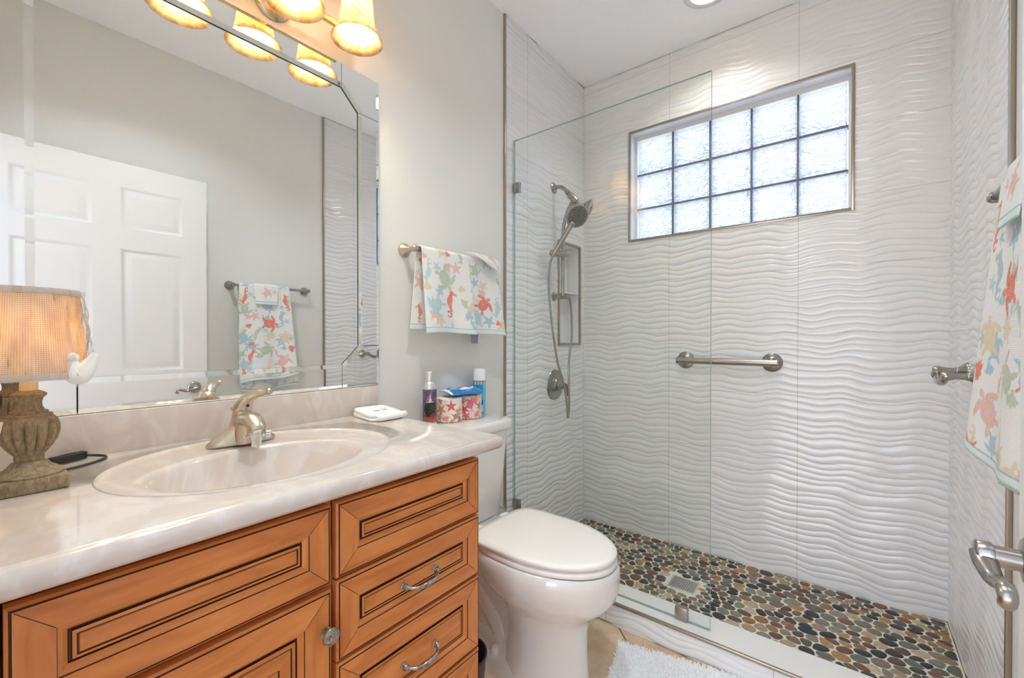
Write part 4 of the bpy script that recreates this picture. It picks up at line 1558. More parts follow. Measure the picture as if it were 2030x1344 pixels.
ae.lathe([(0.005, 0), (0.005, 0.012), (0.0065, 0.012), (0.0085, 0.014), (0.0085, 0.024), (0.006, 0.026), (0, 0.026)], (ax_, FY + 0.006, CT + 0.028), (0.35, 1, 0.05), 12)
ae.lathe([(0.003, 0), (0.003, 0.012), (0.0042, 0.012), (0.0042, 0.017), (0, 0.017)], (ax_, FY - 0.010, CT + 0.028), (0.2, -1, 0), 10)
ae.build('aerator', 'chrome', fa)
hd_ = MB()
hd_.loft([oval(FXc, FY, 0.0195, 0.021, CT + 0.079), oval(FXc + 0.001, FY, 0.0205, 0.0215, CT + 0.084), oval(FXc + 0.004, FY, 0.0205, 0.0205, CT + 0.095), oval(FXc + 0.009, FY + 0.002, 0.018, 0.018, CT + 0.106), oval(FXc + 0.016, FY + 0.004, 0.012, 0.013, CT + 0.113)])
hd_.tube([(FXc + 0.004, FY + 0.0, CT + 0.088), (FXc + 0.012, FY + 0.008, CT + 0.108), (FXc + 0.026, FY + 0.022, CT + 0.120), (FXc + 0.040, FY + 0.036, CT + 0.124), (FXc + 0.047, FY + 0.044, CT + 0.1265), (FXc + 0.051, FY + 0.048, CT + 0.1275)], [0.019, 0.0165, 0.0105, 0.0072, 0.0070, 0.0050], 16, 5)
hd_.sphere((FXc + 0.047, FY + 0.044, CT + 0.1262), 0.0088, 14, 10)
hd_.build('lever', 'warmnickel', fa, angle=60)
MB().lathe([(0, 0), (0.0036, 0), (0.0036, 0.002), (0, 0.0026)], (FXc + 0.0235, FY + 0.004, CT + 0.093), (1, 0.15, 0.1), 12).build('index_button', 'black', fa)
lr = MB()
lr.lathe([(0.0025, 0), (0.0025, 0.072), (0.0045, 0.074), (0.009, 0.081), (0.0085, 0.083), (0.003, 0.086), (0, 0.087)], (FXc - 0.040, FY - 0.004, CT), seg=14)
lr.build('lift_rod', 'brass', fa)

# ================================================================== MIRROR
mr = thing('wall_mirror', 'large wall mirror with an octagonal centre and mirrored border strips above the backsplash', 'mirror', (0.0, 0.458, 1.0125))
MY0, MY1, MZ0, MZ1 = 0.0, 0.9175, 1.0125, 2.0845
IY0, IY1, IZ0, IZ1 = 0.0925, 0.8365, 1.0915, 2.007
CHY, CHZ = 0.061, 0.061


def pane(name, poly, xb, xf, bw_, bd_, mats=('mirror', 'mirror_edge')):
    """back at xb, face at xf, bevel of width bw_ falling bd_ at the rim"""
    pi_ = inset(poly, bw_)
    mb = MB()
    r0 = [(xb, p[0], p[1]) for p in poly]
    r1 = [(xf - bd_, p[0], p[1]) for p in poly]
    r2 = [(xf, p[0], p[1]) for p in pi_]
    mb.loft([r0, r1], True, False, mi=1)
    mb.loft([r1, r2], False, True, mi=0)
    return mb.build(name, list(mats), mr, smooth=False)


oct_ = [(IY0 + CHY, IZ0), (IY1 - CHY, IZ0), (IY1, IZ0 + CHZ), (IY1, IZ1 - CHZ), (IY1 - CHY, IZ1), (IY0 + CHY, IZ1), (IY0, IZ1 - CHZ), (IY0, IZ0 + CHZ)]
MB().box(0.0005, 0.003, MY0 + 0.004, MY1 - 0.004, MZ0 + 0.004, MZ1 - 0.004).build('backing', 'mirror_edge', mr)
big = inset(oct_, -0.02)
MB().loft([[(0.003, p[0], p[1]) for p in big], [(0.0062, p[0], p[1]) for p in big]]).build('centre_panel', 'mirror', mr, smooth=False)
g_ = 0.0006
ya, yb_, za, zb = IY0 + CHY, IY1 - CHY, IZ0 + CHZ, IZ1 - CHZ
XB, XF, BD = 0.0064, 0.0122, 0.0020
BI, BO, BJ = 0.0135, 0.011, 0.0012          # bevel at the inner rim, the outer rim and the joints
for poly, bw_ in (
        ([(ya + g_, IZ1), (yb_ - g_, IZ1), (yb_ - g_, MZ1), (ya + g_, MZ1)], (BI, BJ, BO, BJ)),
        ([(ya + g_, MZ0), (yb_ - g_, MZ0), (yb_ - g_, IZ0), (ya + g_, IZ0)], (BO, BJ, BI, BJ)),
        ([(IY1, za + g_), (MY1, za + g_), (MY1, zb - g_), (IY1, zb - g_)], (BJ, BO, BJ, BI)),
        ([(MY0, za + g_), (IY0, za + g_), (IY0, zb - g_), (MY0, zb - g_)], (BJ, BI, BJ, BO))):
    pane('border_strip', poly, XB, XF, bw_, BD)
for poly, bw_ in (
        ([(yb_ + g_, IZ1), (IY1, zb + g_), (MY1, zb + g_), (MY1, MZ1), (yb_ + g_, MZ1)], (BI, BJ, BO, BO, BJ)),
        ([(yb_ + g_, MZ0), (MY1, MZ0), (MY1, za - g_), (IY1, za - g_), (yb_ + g_, IZ0)], (BO, BO, BJ, BI, BJ)),
        ([(MY0, MZ0), (ya - g_, MZ0), (ya - g_, IZ0), (IY0, za - g_), (MY0, za - g_)], (BO, BJ, BI, BJ, BO)),
        ([(MY0, zb + g_), (IY0, zb + g_), (ya - g_, IZ1), (ya - g_, MZ1), (MY0, MZ1)], (BJ, BI, BJ, BO, BO))):
    pane('corner_piece', poly, XB, XF, bw_, BD)

# ================================================================== VANITY LIGHT
vlx = 0.066
LZ = 2.100
LY = [0.750, 0.5625, 0.375]
fl = thing('vanity_light', 'three-bulb brass vanity light with alabaster bell shades above the mirror', 'wall light', (0.0, 0.5625, 2.165))
bp_ = MB()
bp_.lathe([(0, 0), (0.052, 0), (0.054, 0.006), (0.049, 0.013), (0.040, 0.018), (0.028, 0.024), (0.016, 0.032), (0.014, 0.062), (0, 0.062)], (0.0, 0.5625, 2.160), (1, 0, 0), 40)
bp_.build('backplate', 'brass', fl)
MB().lathe([(0, 0), (0.010, 0), (0.0115, 0.004), (0.0105, 0.010), (0.0105, 0.460), (0.0115, 0.466), (0.010, 0.470), (0, 0.470)], (vlx, 0.3275, 2.160), (0, 1, 0), 20).build('crossbar', 'brass', fl)
for y in LY:
    ar_ = MB()
    ar_.tube([(vlx, y, 2.160), (vlx + 0.004, y - 0.004, 2.195), (vlx + 0.012, y - 0.006, 2.245), (vlx + 0.036, y - 0.004, 2.292), (0.136, y, 2.302), (0.144, y, 2.275)], 0.0055, 10, 6)
    ar_.lathe([(0, 0.012), (0.020, 0.010), (0.026, 0.002), (0.028, -0.012), (0.026, -0.014), (0, -0.012)], (0.144, y, 2.268), seg=24)
    arm = ar_.build('arm', 'brass', fl)
    sd_ = MB()
    # bell shade opening downwards (outer then inner wall)
    o_ = [(0.025, 0.172), (0.034, 0.170), (0.0405, 0.161), (0.0440, 0.142), (0.0460, 0.115), (0.0480, 0.085), (0.0505, 0.060), (0.0535, 0.042), (0.0545, 0.037), (0.0535, 0.034), (0.0590, 0.020), (0.068, 0.007), (0.0755, 0.0)]
    i_ = [(r_ - 0.0035, z_ + (0.0015 if z_ < 0.1 else -0.002)) for r_, z_ in o_[::-1]]
    sd_.lathe(o_ + i_, (0.144, y, LZ - 0.012), seg=48, cap=False)
    sd_.build('shade', 'alabaster', fl, angle=60)
    MB().sphere((0.144, y, LZ + 0.068), (0.026, 0.026, 0.034), 20, 12).build('bulb', 'bulb', fl)

# ================================================================== TABLE LAMP
LX, LYc = 0.218, 0.070
tlamp = thing('table_lamp', 'weathered pedestal lamp with a plastic-wrapped burlap shade on the sink top', 'lamp', (LX, LYc, CT))
ba = MB()
ba.box(LX - 0.0445, LX + 0.0445, LYc - 0.0445, LYc + 0.0445, CT + 0.0005, CT + 0.024, 0.0025, 2)


def ribs(r_, h, a):
    if 0.052 < h < 0.124:
        k = math.sin(PI * (h - 0.052) / 0.072)
        return r_ * (1 + 0.22 * k * (abs(math.cos(a * 7)) ** 0.8 - 0.80))
    return r_


bprof = [(0.0, 0.022), (0.049, 0.022), (0.050, 0.027), (0.047, 0.030), (0.040, 0.034), (0.031, 0.040), (0.0265, 0.046), (0.0250, 0.050), (0.0275, 0.0525), (0.0275, 0.056), (0.0255, 0.058), (0.031, 0.063), (0.042, 0.074), (0.050, 0.086), (0.0545, 0.099), (0.0545, 0.110), (0.051, 0.119), (0.0445, 0.1245), (0.0425, 0.1255), (0.0425, 0.129), (0.0345, 0.1305), (0.0345, 0.134), (0.028, 0.136), (0.0235, 0.143), (0.0230, 0.150), (0.026, 0.157), (0.0315, 0.161), (0.0325, 0.164), (0.0265, 0.167), (0.0180, 0.170), (0, 0.170)]
bprof = [(r_ * (0.86 if h_ < 0.047 else 0.68), h_) for r_, h_ in bprof]
ba.lathe(bprof, (LX, LYc, CT), seg=196, rf=ribs)
ba.build('pedestal', 'stone', tlamp, angle=45)
MB().lathe([(0.0112, 0.168), (0.0112, 0.232), (0.008, 0.234), (0, 0.234)], (LX, LYc, CT), seg=24).build('candle_sleeve', 'candle', tlamp)
SB, ST_ = 1.108, 1.262
RB, RT = 0.0745, 0.063
na = 120
tt_ = np.linspace(0, 2 * PI, na + 1)
hh = np.linspace(0, 1, 16)
Rr = (RB + (RT - RB) * hh)[:, None]
P = np.stack([LX + Rr * np.cos(tt_)[None], LYc + Rr * np.sin(tt_)[None], np.broadcast_to((SB + (ST_ - SB) * hh)[:, None], (16, na + 1))], -1)
UV = np.stack([np.broadcast_to(tt_[None] * 0.069, (16, na + 1)), np.broadcast_to((hh * 0.154)[:, None], (16, na + 1))], -1)
shade = grid_obj('lamp_shade', P, 'burlap', tlamp, uv=UV)
tape = pbr('binding_tape', lin(205, 188, 172), 0.8)
for z, r_ in ((SB, RB), (ST_ - 0.010, RT + 0.0006)):
    bnd = MB()
    bnd.lathe([(r_ + 0.0012, 0), (r_ + 0.0018, 0.001), (r_ + 0.0008, 0.011), (r_ - 0.0012, 0.011), (r_ - 0.0004, 0)], (LX, LYc, z), seg=80, cap=False)
    bnd.build('binding', tape, shade)
# loose clear film with creases
rr2 = np.random.default_rng(3)
nh = 40
hh = np.linspace(0, 1, nh)[:, None]
th = tt_[None]
wr_ = 0.0022 * np.sin(9 * th + 7 * hh) + 0.0016 * np.sin(17 * th - 11 * hh + 1) + 0.001 * np.sin(31 * th + 19 * hh)
bul = 0.0015 + 0.006 * np.sin(PI * np.clip(hh * 0.95, 0, 1)) * (0.6 + 0.4 * np.cos(th - 0.9))
Rr = RB + (RT - RB) * hh + bul + wr_
z_ = SB - 0.001 + (ST_ + 0.002 - SB) * hh
P = np.stack([LX + Rr * np.cos(th), LYc + Rr * np.sin(th), np.broadcast_to(z_, Rr.shape)], -1)
grid_obj('plastic_wrap', P, 'film', shade)
MB().sphere((LX, LYc, 1.185), (0.017, 0.017, 0.024), 18, 12).build('bulb', 'lampbulb', tlamp)
# small bird ornament on the shade rim: facing left in the picture (-R direction)
d_v = (V((0.268, 0.128, 0)) - V((CX, 0, 0))).normalized()
BC = V((0.271, 0.126, 1.126))
R_ = V((d_v.y, -d_v.x, 0))                                # to the right as seen from the doorway
BM = Matrix((R_, -d_v, V((0, 0, 1)))).transposed()        # local x -> right, local y -> towards the viewer


def bl(x, y, z):
    return BC + BM @ V((x * 0.72, y * 0.8, z))


bi = MB()
bi.tube([bl(-0.0125, 0, 0.012), bl(-0.013, 0, 0.0), bl(-0.008, 0, -0.012), bl(0.002, 0, -0.013), bl(0.012, 0, -0.001), bl(0.022, 0, 0.014), bl(0.029, 0, 0.026)], [0.009, 0.0115, 0.0140, 0.0155, 0.0130, 0.0080, 0.0035], 18, 6)
bi.sphere(bl(-0.013, 0, 0.018), 0.0095, 16, 10)
bi.tube([bl(-0.020, 0, 0.017), bl(-0.0265, 0, 0.0165)], [0.0035, 0.0008], 8)
for k in range(6):
    f_ = k / 5
    bi.tube([bl(0.000 + 0.002 * k, 0.013 - 0.001 * k, -0.010 + 0.003 * k), bl(0.010 + 0.002 * k, 0.011 - 0.001 * k, 0.0 + 0.0035 * k), bl(0.021 + 0.0015 * k, 0.006, 0.012 + 0.003 * k)], [0.0028, 0.0032, 0.0010], 8, 4)
bi.build('bird_ornament', 'ceramic_bird', tlamp)
# cord with inline switch, coil and warning tag
co = MB()
co.tube([(LX - 0.045, LYc + 0.030, CT + 0.010), (0.135, 0.128, CT + 0.005), (0.112, 0.160, CT + 0.004), (0.082, 0.186, CT + 0.004), (0.058, 0.190, CT + 0.004), (0.040, 0.177, CT + 0.005), (0.037, 0.163, CT + 0.008)], 0.0027, 10, 8)
co.tube([(0.066, 0.106, CT + 0.008), (0.082, 0.095, CT + 0.005), (0.110, 0.060, CT + 0.004), (0.12, 0.02, CT + 0.004)], 0.0027, 10, 6)
for k in range(4):
    rr_ = 0.024 - 0.002 * k
    pts_ = [(0.12 + 0.010 * math.sin(a * 2 + k), -0.008 + rr_ * math.cos(a) * 0.7, CT + 0.032 + rr_ * math.sin(a)) for a in [2 * PI * j / 14 for j in range(15)]]
    co.tube(pts_, 0.0027, 8, 3)
co.tube([(0.135, 0.0, CT + 0.05), (0.18, 0.005, CT + 0.10), (0.215, 0.022, CT + 0.155), (0.225, 0.036, CT + 0.165), (0.225, 0.036, CT + 0.145), (0.215, 0.028, CT + 0.125)], 0.0027, 10, 6)
cord = co.build('cord', 'cord', tlamp)
sw = MB()
ms_ = Matrix.Translation((0.051, 0.134, CT + 0.010)) @ Matrix.Rotation(math.atan2(0.058, -0.030), 4, 'Z')
sw.box(-0.031, 0.031, -0.009, 0.009, -0.008, 0.008, 0.003, 2, mat=ms_)
sw.box(-0.014, 0.014, -0.0012, 0.0012, 0.007, 0.0088, 0, mat=ms_)
sw.build('switch', 'black', cord)
tg = MB()
mt_ = Matrix.Translation((0.262, 0.030, CT + 0.112)) @ Matrix.Rotation(0.45, 4, 'Z') @ Matrix.Rotation(0.35, 4, 'Y')
tg.box(-0.0006, 0.0006, -0.026, 0.008, -0.018, 0.014, 0, mat=mt_)
for k in range(8):
    tg.box(0.0004, 0.0008, -0.0245, 0.0065 - 0.004 * (k % 3), -0.016 + k * 0.0035, -0.0150 + k * 0.0035, 0, mi=1, mat=mt_)
tg.build('warning_tag', ['warn', 'warnred'], cord)

# ================================================================== TOWEL BARS + TOWELS
def towel_bar(name, label, xw, sgn, y0, y1, z, reach):
    o = thing(name, label, 'towel bar', (xw, (y0 + y1) / 2, z), 'towel bars')
    xb_ = xw + sgn * reach
    for y in (y0, y1):
        MB().lathe([(0, -0.003), (0.027, -0.003), (0.0275, 0.003), (0.025, 0.008), (0.020, 0.014), (0.0125, 0.024), (0.0105, 0.031), (0.0115, 0.034), (0.010, 0.037), (0.0098, reach - 0.012), (0.0125, reach - 0.006), (0.013, reach), (0.0125, reach + 0.006), (0.008, reach + 0.012), (0, reach + 0.0135)], (xw, y, z), (sgn, 0, 0), 28).build('post', 'warmnickel' if sgn > 0 else 'nickel', o)
    MB().lathe([(0, -0.012), (0.006, -0.011), (0.0085, -0.006), (0.0085, y1 - y0 + 0.006), (0.006, y1 - y0 + 0.011), (0, y1 - y0 + 0.012)], (xb_, y0, z), (0, 1, 0), 18).build('bar', 'nickel', o)
    return o


towel_bar('towel_bar', 'brushed nickel towel bar on the grey wall above the toilet tank', 0.0, 1, 1.036, 1.497, 1.512, 0.062)
towel_bar('towel_bar', 'brushed nickel towel bar on the right wall beside the open door', ROOM_X, -1, 1.002, 1.458, 1.500, 0.058)

HEM = lin(216, 234, 234)[:3]


def towel_color(U, Vv, w_, l_, motifs):
    col = paint(U, Vv, WHITE_T, motifs)
    e = 0.012
    hem = (Vv < e * 1.6) | (Vv > l_ - e * 1.6)
    col[hem] = np.array(lin(240, 247, 247)[:3])
    rim_ = (Vv < 0.0035) | (Vv > l_ - 0.0035)
    col[rim_] = np.array(HEM)
    st_ = (np.abs(Vv - e * 1.6) < 0.0012) | (np.abs(Vv - (l_ - e * 1.6)) < 0.0012)
    col[st_] = np.array(lin(170, 205, 208)[:3])
    return col


# --- towel over the bar above the toilet tank
tw1 = thing('hand_towel', 'sea creature print towel hanging over the bar above the toilet tank', 'towel', (0.062, 1.28, 1.2), 'sea creature print towels')
nu, nv = 230, 300
u = np.linspace(0, 1, nu)[None, :]
s = np.linspace(0, 1, nv)[:, None]
Lb, Lf = 0.30, 0.315                       # length behind and in front of the bar
r0 = 0.013
arc = PI * r0
Ltot = Lb + arc + Lf
S = s * Ltot
Wt = 0.47
back = S < Lb
over = (S >= Lb) & (S < Lb + arc)
front = S >= Lb + arc
a_ = np.clip((S - Lb) / arc, 0, 1) * PI
drop = np.where(back, Lb - S, np.where(front, S - Lb - arc, 0))
xx = 0.062 + np.where(back, -r0, np.where(front, r0, -r0 * np.cos(a_)))
zz = 1.512 + r0 * np.sin(a_) - drop
# sideways layout: the front half has a pleat near the middle
pk = np.interp(u, [0, 0.50, 0.56, 0.62, 1.0], [1.055, 1.300, 1.292, 1.272, 1.482])
px = np.interp(u, [0, 0.1, 0.30, 0.50, 0.56, 0.62, 0.8, 1.0], [0.010, 0.014, 0.010, 0.018, 0.009, 0.0, 0.004, 0.012])
fdrop = drop / Lf
ff_ = np.where(front, 1.0, np.where(over, (a_ / PI), 0.0))
yy_back = 1.055 + u * (1.482 - 1.055) - 0.030 * (drop / Lb) * (1 - u)
spread = 0.016 * fdrop * (u - 0.35) * 2
yy_front = pk + spread + 0.012 * fdrop
Yg = yy_front * ff_ + yy_back * (1 - ff_)
wave = 0.010 * np.sin(u * 13 + 1.2) * fdrop
Xg = xx + ff_ * (px * (0.35 + 0.65 * fdrop) + wave + 0.012 * fdrop) + (1 - ff_) * (0.004 * np.sin(u * 15) * drop / Lb)
Xg = np.maximum(Xg, 0.016)
# hem of the front curls outward and rises a little between the pleats
Zg = np.broadcast_to(zz, Xg.shape) + 0.004 * np.sin(u * 9) * fdrop * ff_ - 0.012 * np.clip((u - 0.62) * 2, 0, 1) * fdrop * ff_
Pm = np.stack([Xg, np.broadcast_to(Yg, Xg.shape), Zg], -1)
U_ = np.broadcast_to(u * Wt, Xg.shape)
V_ = np.broadcast_to(S, Xg.shape)
mot = [('seahorse', 0.132, Ltot - 0.115, 0.062, PI + 0.05, CORAL), ('turtle', 0.38, Ltot - 0.125, 0.050, -0.75, CORAL), ('turtle', 0.105, Ltot - 0.215, 0.062, 1.0, SAGE),
       ('turtle', 0.055, Ltot - 0.105, 0.055, 2.4, AQUA), ('star', 0.40, Ltot - 0.055, 0.034, 0.3, SKY), ('shell', 0.300, Ltot - 0.150, 0.020, 0.4, CORAL), ('shell', 0.262, Ltot - 0.235, 0.020, 2.8, CORAL),
       ('star', 0.165, Ltot - 0.262, 0.030, 0.9, PINK), ('shell', 0.195, Ltot - 0.125, 0.024, 1, SAGE), ('star', 0.070, Ltot - 0.045, 0.034, 0.2, SAND), ('turtle', 0.255, Ltot - 0.185, 0.035, 0.3, SKY),
       ('star', 0.385, Ltot - 0.205, 0.030, 0.5, SAND), ('seahorse', 0.27, Ltot - 0.29, 0.035, 3.0, PINK), ('shell', 0.125, Ltot - 0.315, 0.018, 0.2, CORAL), ('turtle', 0.31, Ltot - 0.085, 0.036, 2.2, AQUA), ('shell', 0.21, Ltot - 0.075, 0.026, 2, SKY), ('seahorse', 0.44, Ltot - 0.12, 0.05, 0.1, AQUA), ('shell', 0.44, Ltot - 0.05, 0.015, 2, CORAL), ('seahorse', 0.02, Ltot - 0.24, 0.05, 0.2, AQUA), ('star', 0.03, 0.18, 0.04, 0.1, PINK), ('seahorse', 0.035, 0.06, 0.04, 0.1, CORAL), ('shell', 0.03, 0.26, 0.02, 0, CORAL)]
mot = scatter(Wt, Ltot, 46, 2, (0.03, 0.05)) + mot
solid(grid_obj('cloth', Pm, 'towel', tw1, col=towel_color(U_, V_, Wt, Ltot, mot), uv=np.stack([U_, V_], -1)), 0.003)
# corner folded over the top of the towel
nu, nv = 60, 80
u = np.linspace(0, 1, nu)[None, :]
s = np.linspace(0, 1, nv)[:, None]
wid = 0.175 * (1 - 0.58 * s)
Yg = 1.305 + 0.095 * s + u * wid
Xg = 0.062 + 0.022 + 0.012 * np.sin(s * PI * 0.9) + 0.022 * s + 0.010 * np.sin(u * PI) * s + 0.0 * u
Zg = 1.5395 - 0.092 * s * (0.55 + 0.45 * u) + 0.006 * np.sin(u * PI) - 0.002 * u
Xg = Xg - 0.022 * np.clip(1 - s * 6, 0, 1)
Pm = np.stack([Xg, Yg, Zg], -1)
Ug, Vg = u * 0.16 + 0 * s, s * 0.10 + 0 * u
solid(grid_obj('folded_corner', Pm, 'towel', tw1, col=paint(Ug, Vg, WHITE_T, [('turtle', 0.10, 0.03, 0.035, 0.4, PINK), ('star', 0.04, 0.02, 0.02, 0.4, SAND), ('shell', 0.13, 0.06, 0.02, 0.4, AQUA)]), uv=np.stack([Ug, Vg], -1)), 0.003)
tgm = MB().box(0.040, 0.0415, 1.360, 1.404, 1.155, 1.200, 0)
tgm.build('care_tag', 'tag', tw1)

# --- towel over the bar on the right wall
tw2 = thing('hand_towel', 'long sea creature print towel on the right wall bar beside the door', 'towel', (1.592, 1.18, 0.85), 'sea creature print towels')
nu, nv = 190, 420
u = np.linspace(0, 1, nu)[None, :]
s = np.linspace(0, 1, nv)[:, None]
Lb, Lf = 0.648, 0.578
Ltot = Lb + arc + Lf
S = s * Ltot
Wt = 0.31
back = S < Lb
front = S >= Lb + arc
a_ = np.clip((S - Lb) / arc, 0, 1) * PI
drop = np.where(back, Lb - S, np.where(front, S - Lb - arc, 0))
xb2 = ROOM_X - 0.058
xx = xb2 + np.where(back, r0, np.where(front, -r0, r0 * np.cos(a_)))
zz = 1.500 + r0 * np.sin(a_) - drop
ff_ = np.where(front, 1.0, np.where(back, 0.0, a_ / PI))
fd = drop / Lf
Yg = 1.030 + u * (0.295 + 0.038 * fd) - ff_ * 0.004 * fd + (1 - ff_) * 0.014 * fd
Xg = xx + ff_ * (-0.040 * fd * (0.35 + 0.65 * u) + 0.007 * np.sin(u * 11 + 0.6) * fd) + (1 - ff_) * (0.012 * np.sin(u * 9 + 2) - 0.004) * fd
Xg = np.minimum(Xg, ROOM_X - 0.020)
Zg = np.broadcast_to(zz, Xg.shape) + fd * ff_ * (0.036 * u - 0.018 + 0.006 * np.sin(u * 7)) - (1 - ff_) * fd * 0.012 * np.sin(u * 5)
Pm = np.stack([Xg, np.broadcast_to(Yg, Xg.shape), Zg], -1)
U_ = np.broadcast_to(u * Wt, Xg.shape)
V_ = np.broadcast_to(S, Xg.shape)
q0 = Lb + arc
mot = [('turtle', 0.168, q0 + 0.23, 0.060, 0.1, CORAL), ('star', 0.085, q0 + 0.185, 0.034, 0.5, PINK), ('star', 0.175, q0 + 0.135, 0.036, 0.3, SKY), ('seahorse', 0.248, q0 + 0.20, 0.056, PI, SKY), ('seahorse', 0.285, q0 + 0.095, 0.060, PI - 0.2, CORAL),
       ('shell', 0.052, q0 + 0.245, 0.022, 2.9, CORAL), ('turtle', 0.02, q0 + 0.31, 0.055, 1.2, SKY), ('seahorse', 0.095, q0 + 0.295, 0.05, PI + 0.4, SAGE), ('star', 0.163, q0 + 0.305, 0.036, 0.6, SAND), ('turtle', 0.257, q0 + 0.325, 0.052, -1.4, SAND),
       ('turtle', 0.140, q0 + 0.395, 0.058, -0.4, SAGE), ('shell', 0.066, q0 + 0.355, 0.020, 2.7, CORAL), ('seahorse', 0.062, q0 + 0.44, 0.056, PI + 0.2, CORAL), ('shell', 0.245, q0 + 0.388, 0.020, 0.4, SKY), ('turtle', 0.235, q0 + 0.475, 0.056, -0.9, PINK),
       ('seahorse', 0.150, q0 + 0.495, 0.05, 0.3, SAND), ('turtle', 0.03, q0 + 0.475, 0.05, 0.7, AQUA), ('seahorse', 0.03, q0 + 0.06, 0.055, 0.2, CORAL), ('turtle', 0.03, q0 + 0.14, 0.05, 1.5, SAGE), ('turtle', 0.10, q0 + 0.57, 0.05, 0.4, SAND), ('shell', 0.20, q0 + 0.585, 0.03, 2.4, AQUA), ('star', 0.285, q0 + 0.575, 0.04, 0.2, CORAL), ('shell', 0.29, q0 + 0.40, 0.03, 1.2, CORAL)]
mot = scatter(0.31, Ltot, 70, 3, (0.03, 0.05)) + mot + scatter(0.31, 0.62, 16, 5)
solid(grid_obj('cloth', Pm, 'towel', tw2, col=towel_color(U_, V_, Wt, Ltot, mot), uv=np.stack([U_, V_], -1)), 0.003)
# short fold lying over the bar in front of the long drop
nu, nv = 90, 90
u = np.linspace(0, 1, nu)[None, :]
s = np.linspace(0, 1, nv)[:, None]
r1 = 0.019
La = PI * r1
Lt = 0.10 + La + 0.112
S = s * Lt
bk, fr_ = S < 0.10, S >= 0.10 + La
a_ = np.clip((S - 0.10) / La, 0, 1) * PI
drop = np.where(bk, 0.10 - S, np.where(fr_, S - 0.10 - La, 0))
Xg = xb2 + np.where(bk, r1 - 0.002, np.where(fr_, -r1, r1 * np.cos(a_))) - np.where(fr_, 0.014 * drop / 0.112, 0) + 0 * u
Zg = 1.500 + r1 * np.sin(a_) - drop + 0 * u
Yg = 1.105 + 0.012 * s + u * (0.155 - 0.030 * s)
Pm = np.stack([Xg, Yg, Zg], -1)
Ug, Vg = np.broadcast_to(u * 0.15, Xg.shape), np.broadcast_to(S, Xg.shape)
solid(grid_obj('folded_flap', Pm, 'towel', tw2, col=towel_color(Ug, Vg, 0.15, Lt, [('turtle', 0.075, 0.20, 0.042, -0.7, PINK), ('star', 0.13, 0.19, 0.02, 0, PINK), ('turtle', 0.07, 0.06, 0.04, 0.5, SAGE)]), uv=np.stack([Ug, Vg], -1)), 0.003)

# --- folded washcloth on the counter
wc = thing('folded_washcloth', 'small folded white washcloth with stitched motif lying on the right end of the sink top', 'washcloth', (0.10, 0.845, CT))


def cloth_layer(z0, z1, sx_, sy_, ox, oy):
    mb = MB()
    rings = []
    c0 = V((0.108 + ox, 0.846 + oy, 0))
    for z, k in ((z0, 0.93), (z0 + 0.002, 1.0), ((z0 + z1) / 2, 1.015), (z1 - 0.002, 1.0), (z1, 0.93)):
        base = rrect(-sx_ * k, sx_ * k, -sy_ * k, sy_ * k, z, 0.016, 5)
        rot = Matrix.Rotation(-0.16, 3, 'Z')
        rings.append([c0 + rot @ V(p) + V((0, 0, 0.004 * math.sin(p[0] * 55) * 0.3 + (0.006 * max(0, -p[0] / sx_) if z > z0 + 0.003 else 0))) for p in base])
    mb.loft(rings)
    return mb


cloth_layer(CT + 0.0005, CT + 0.011, 0.070, 0.058, 0, 0).build('lower_fold', 'cloth', wc, angle=80)
cloth_layer(CT + 0.0112, CT + 0.023, 0.068, 0.056, 0.0, -0.001).build('upper_fold', 'cloth', wc, angle=80)
mb = MB()
mb.tube([(0.176, 0.797, CT + 0.0115), (0.184, 0.81, CT + 0.0118), (0.186, 0.85, CT + 0.012), (0.183, 0.885, CT + 0.012), (0.174, 0.902, CT + 0.011)], 0.0105, 12, 5)
mb.build('rolled_edge', 'cloth', wc, angle=80)
em = MB()
zt = CT + 0.0245
em.tube([(0.118, 0.822, zt), (0.128, 0.832, zt), (0.124, 0.842, zt), (0.115, 0.848, zt), (0.118, 0.858, zt), (0.125, 0.866, zt)], 0.0012, 6, 5)
em.tube([(0.110, 0.828, zt), (0.124, 0.836, zt)], 0.0011, 6)
em.tube([(0.132, 0.850, zt), (0.126, 0.858, zt), (0.130, 0.868, zt)], 0.0011, 6, 4)
em.build('embroidery', 'thread', wc)
em2 = MB()
em2.tube([(0.100, 0.862, zt + 0.001), (0.106, 0.872, zt + 0.001), (0.112, 0.878, zt + 0.001)], 0.0016, 6, 4)
em2.build('embroidery', 'thread2', wc)

# ================================================================== THINGS ON THE TANK LID
def can_print(r_, h, z0, fn, nu=260, nv=200):
    th = np.linspace(0, 2 * PI, nu, endpoint=False)[None, :]
    z = np.linspace(0, h, nv)[:, None]
    return th + 0 * z, z + 0 * th, fn(th + 0 * z, z + 0 * th)


def cyl_grid(name, parent, cx, cy, z0, r_, h, colfn, mat, nu=260, nv=170, face=None, rfn=None):
    """printed cylinder; arc coordinate 0 faces the camera, increasing to the right in view"""
    fa_ = math.atan2(0 - cy, CX - cx) if face is None else face
    th = np.linspace(-PI, PI, nu, endpoint=False)[None, :]
    z = np.linspace(0, h, nv)[:, None]
    A_ = th * r_ + 0 * z
    Z_ = z + 0 * th
    ang = fa_ + th
    rr_ = r_ if rfn is None else rfn(z) + 0 * th
    P = np.stack([cx + rr_ * np.cos(ang) + 0 * z, cy + rr_ * np.sin(ang) + 0 * z, z0 + Z_], -1)
    return grid_obj(name, P, mat, parent, col=colfn(A_, Z_), closed_u=True)


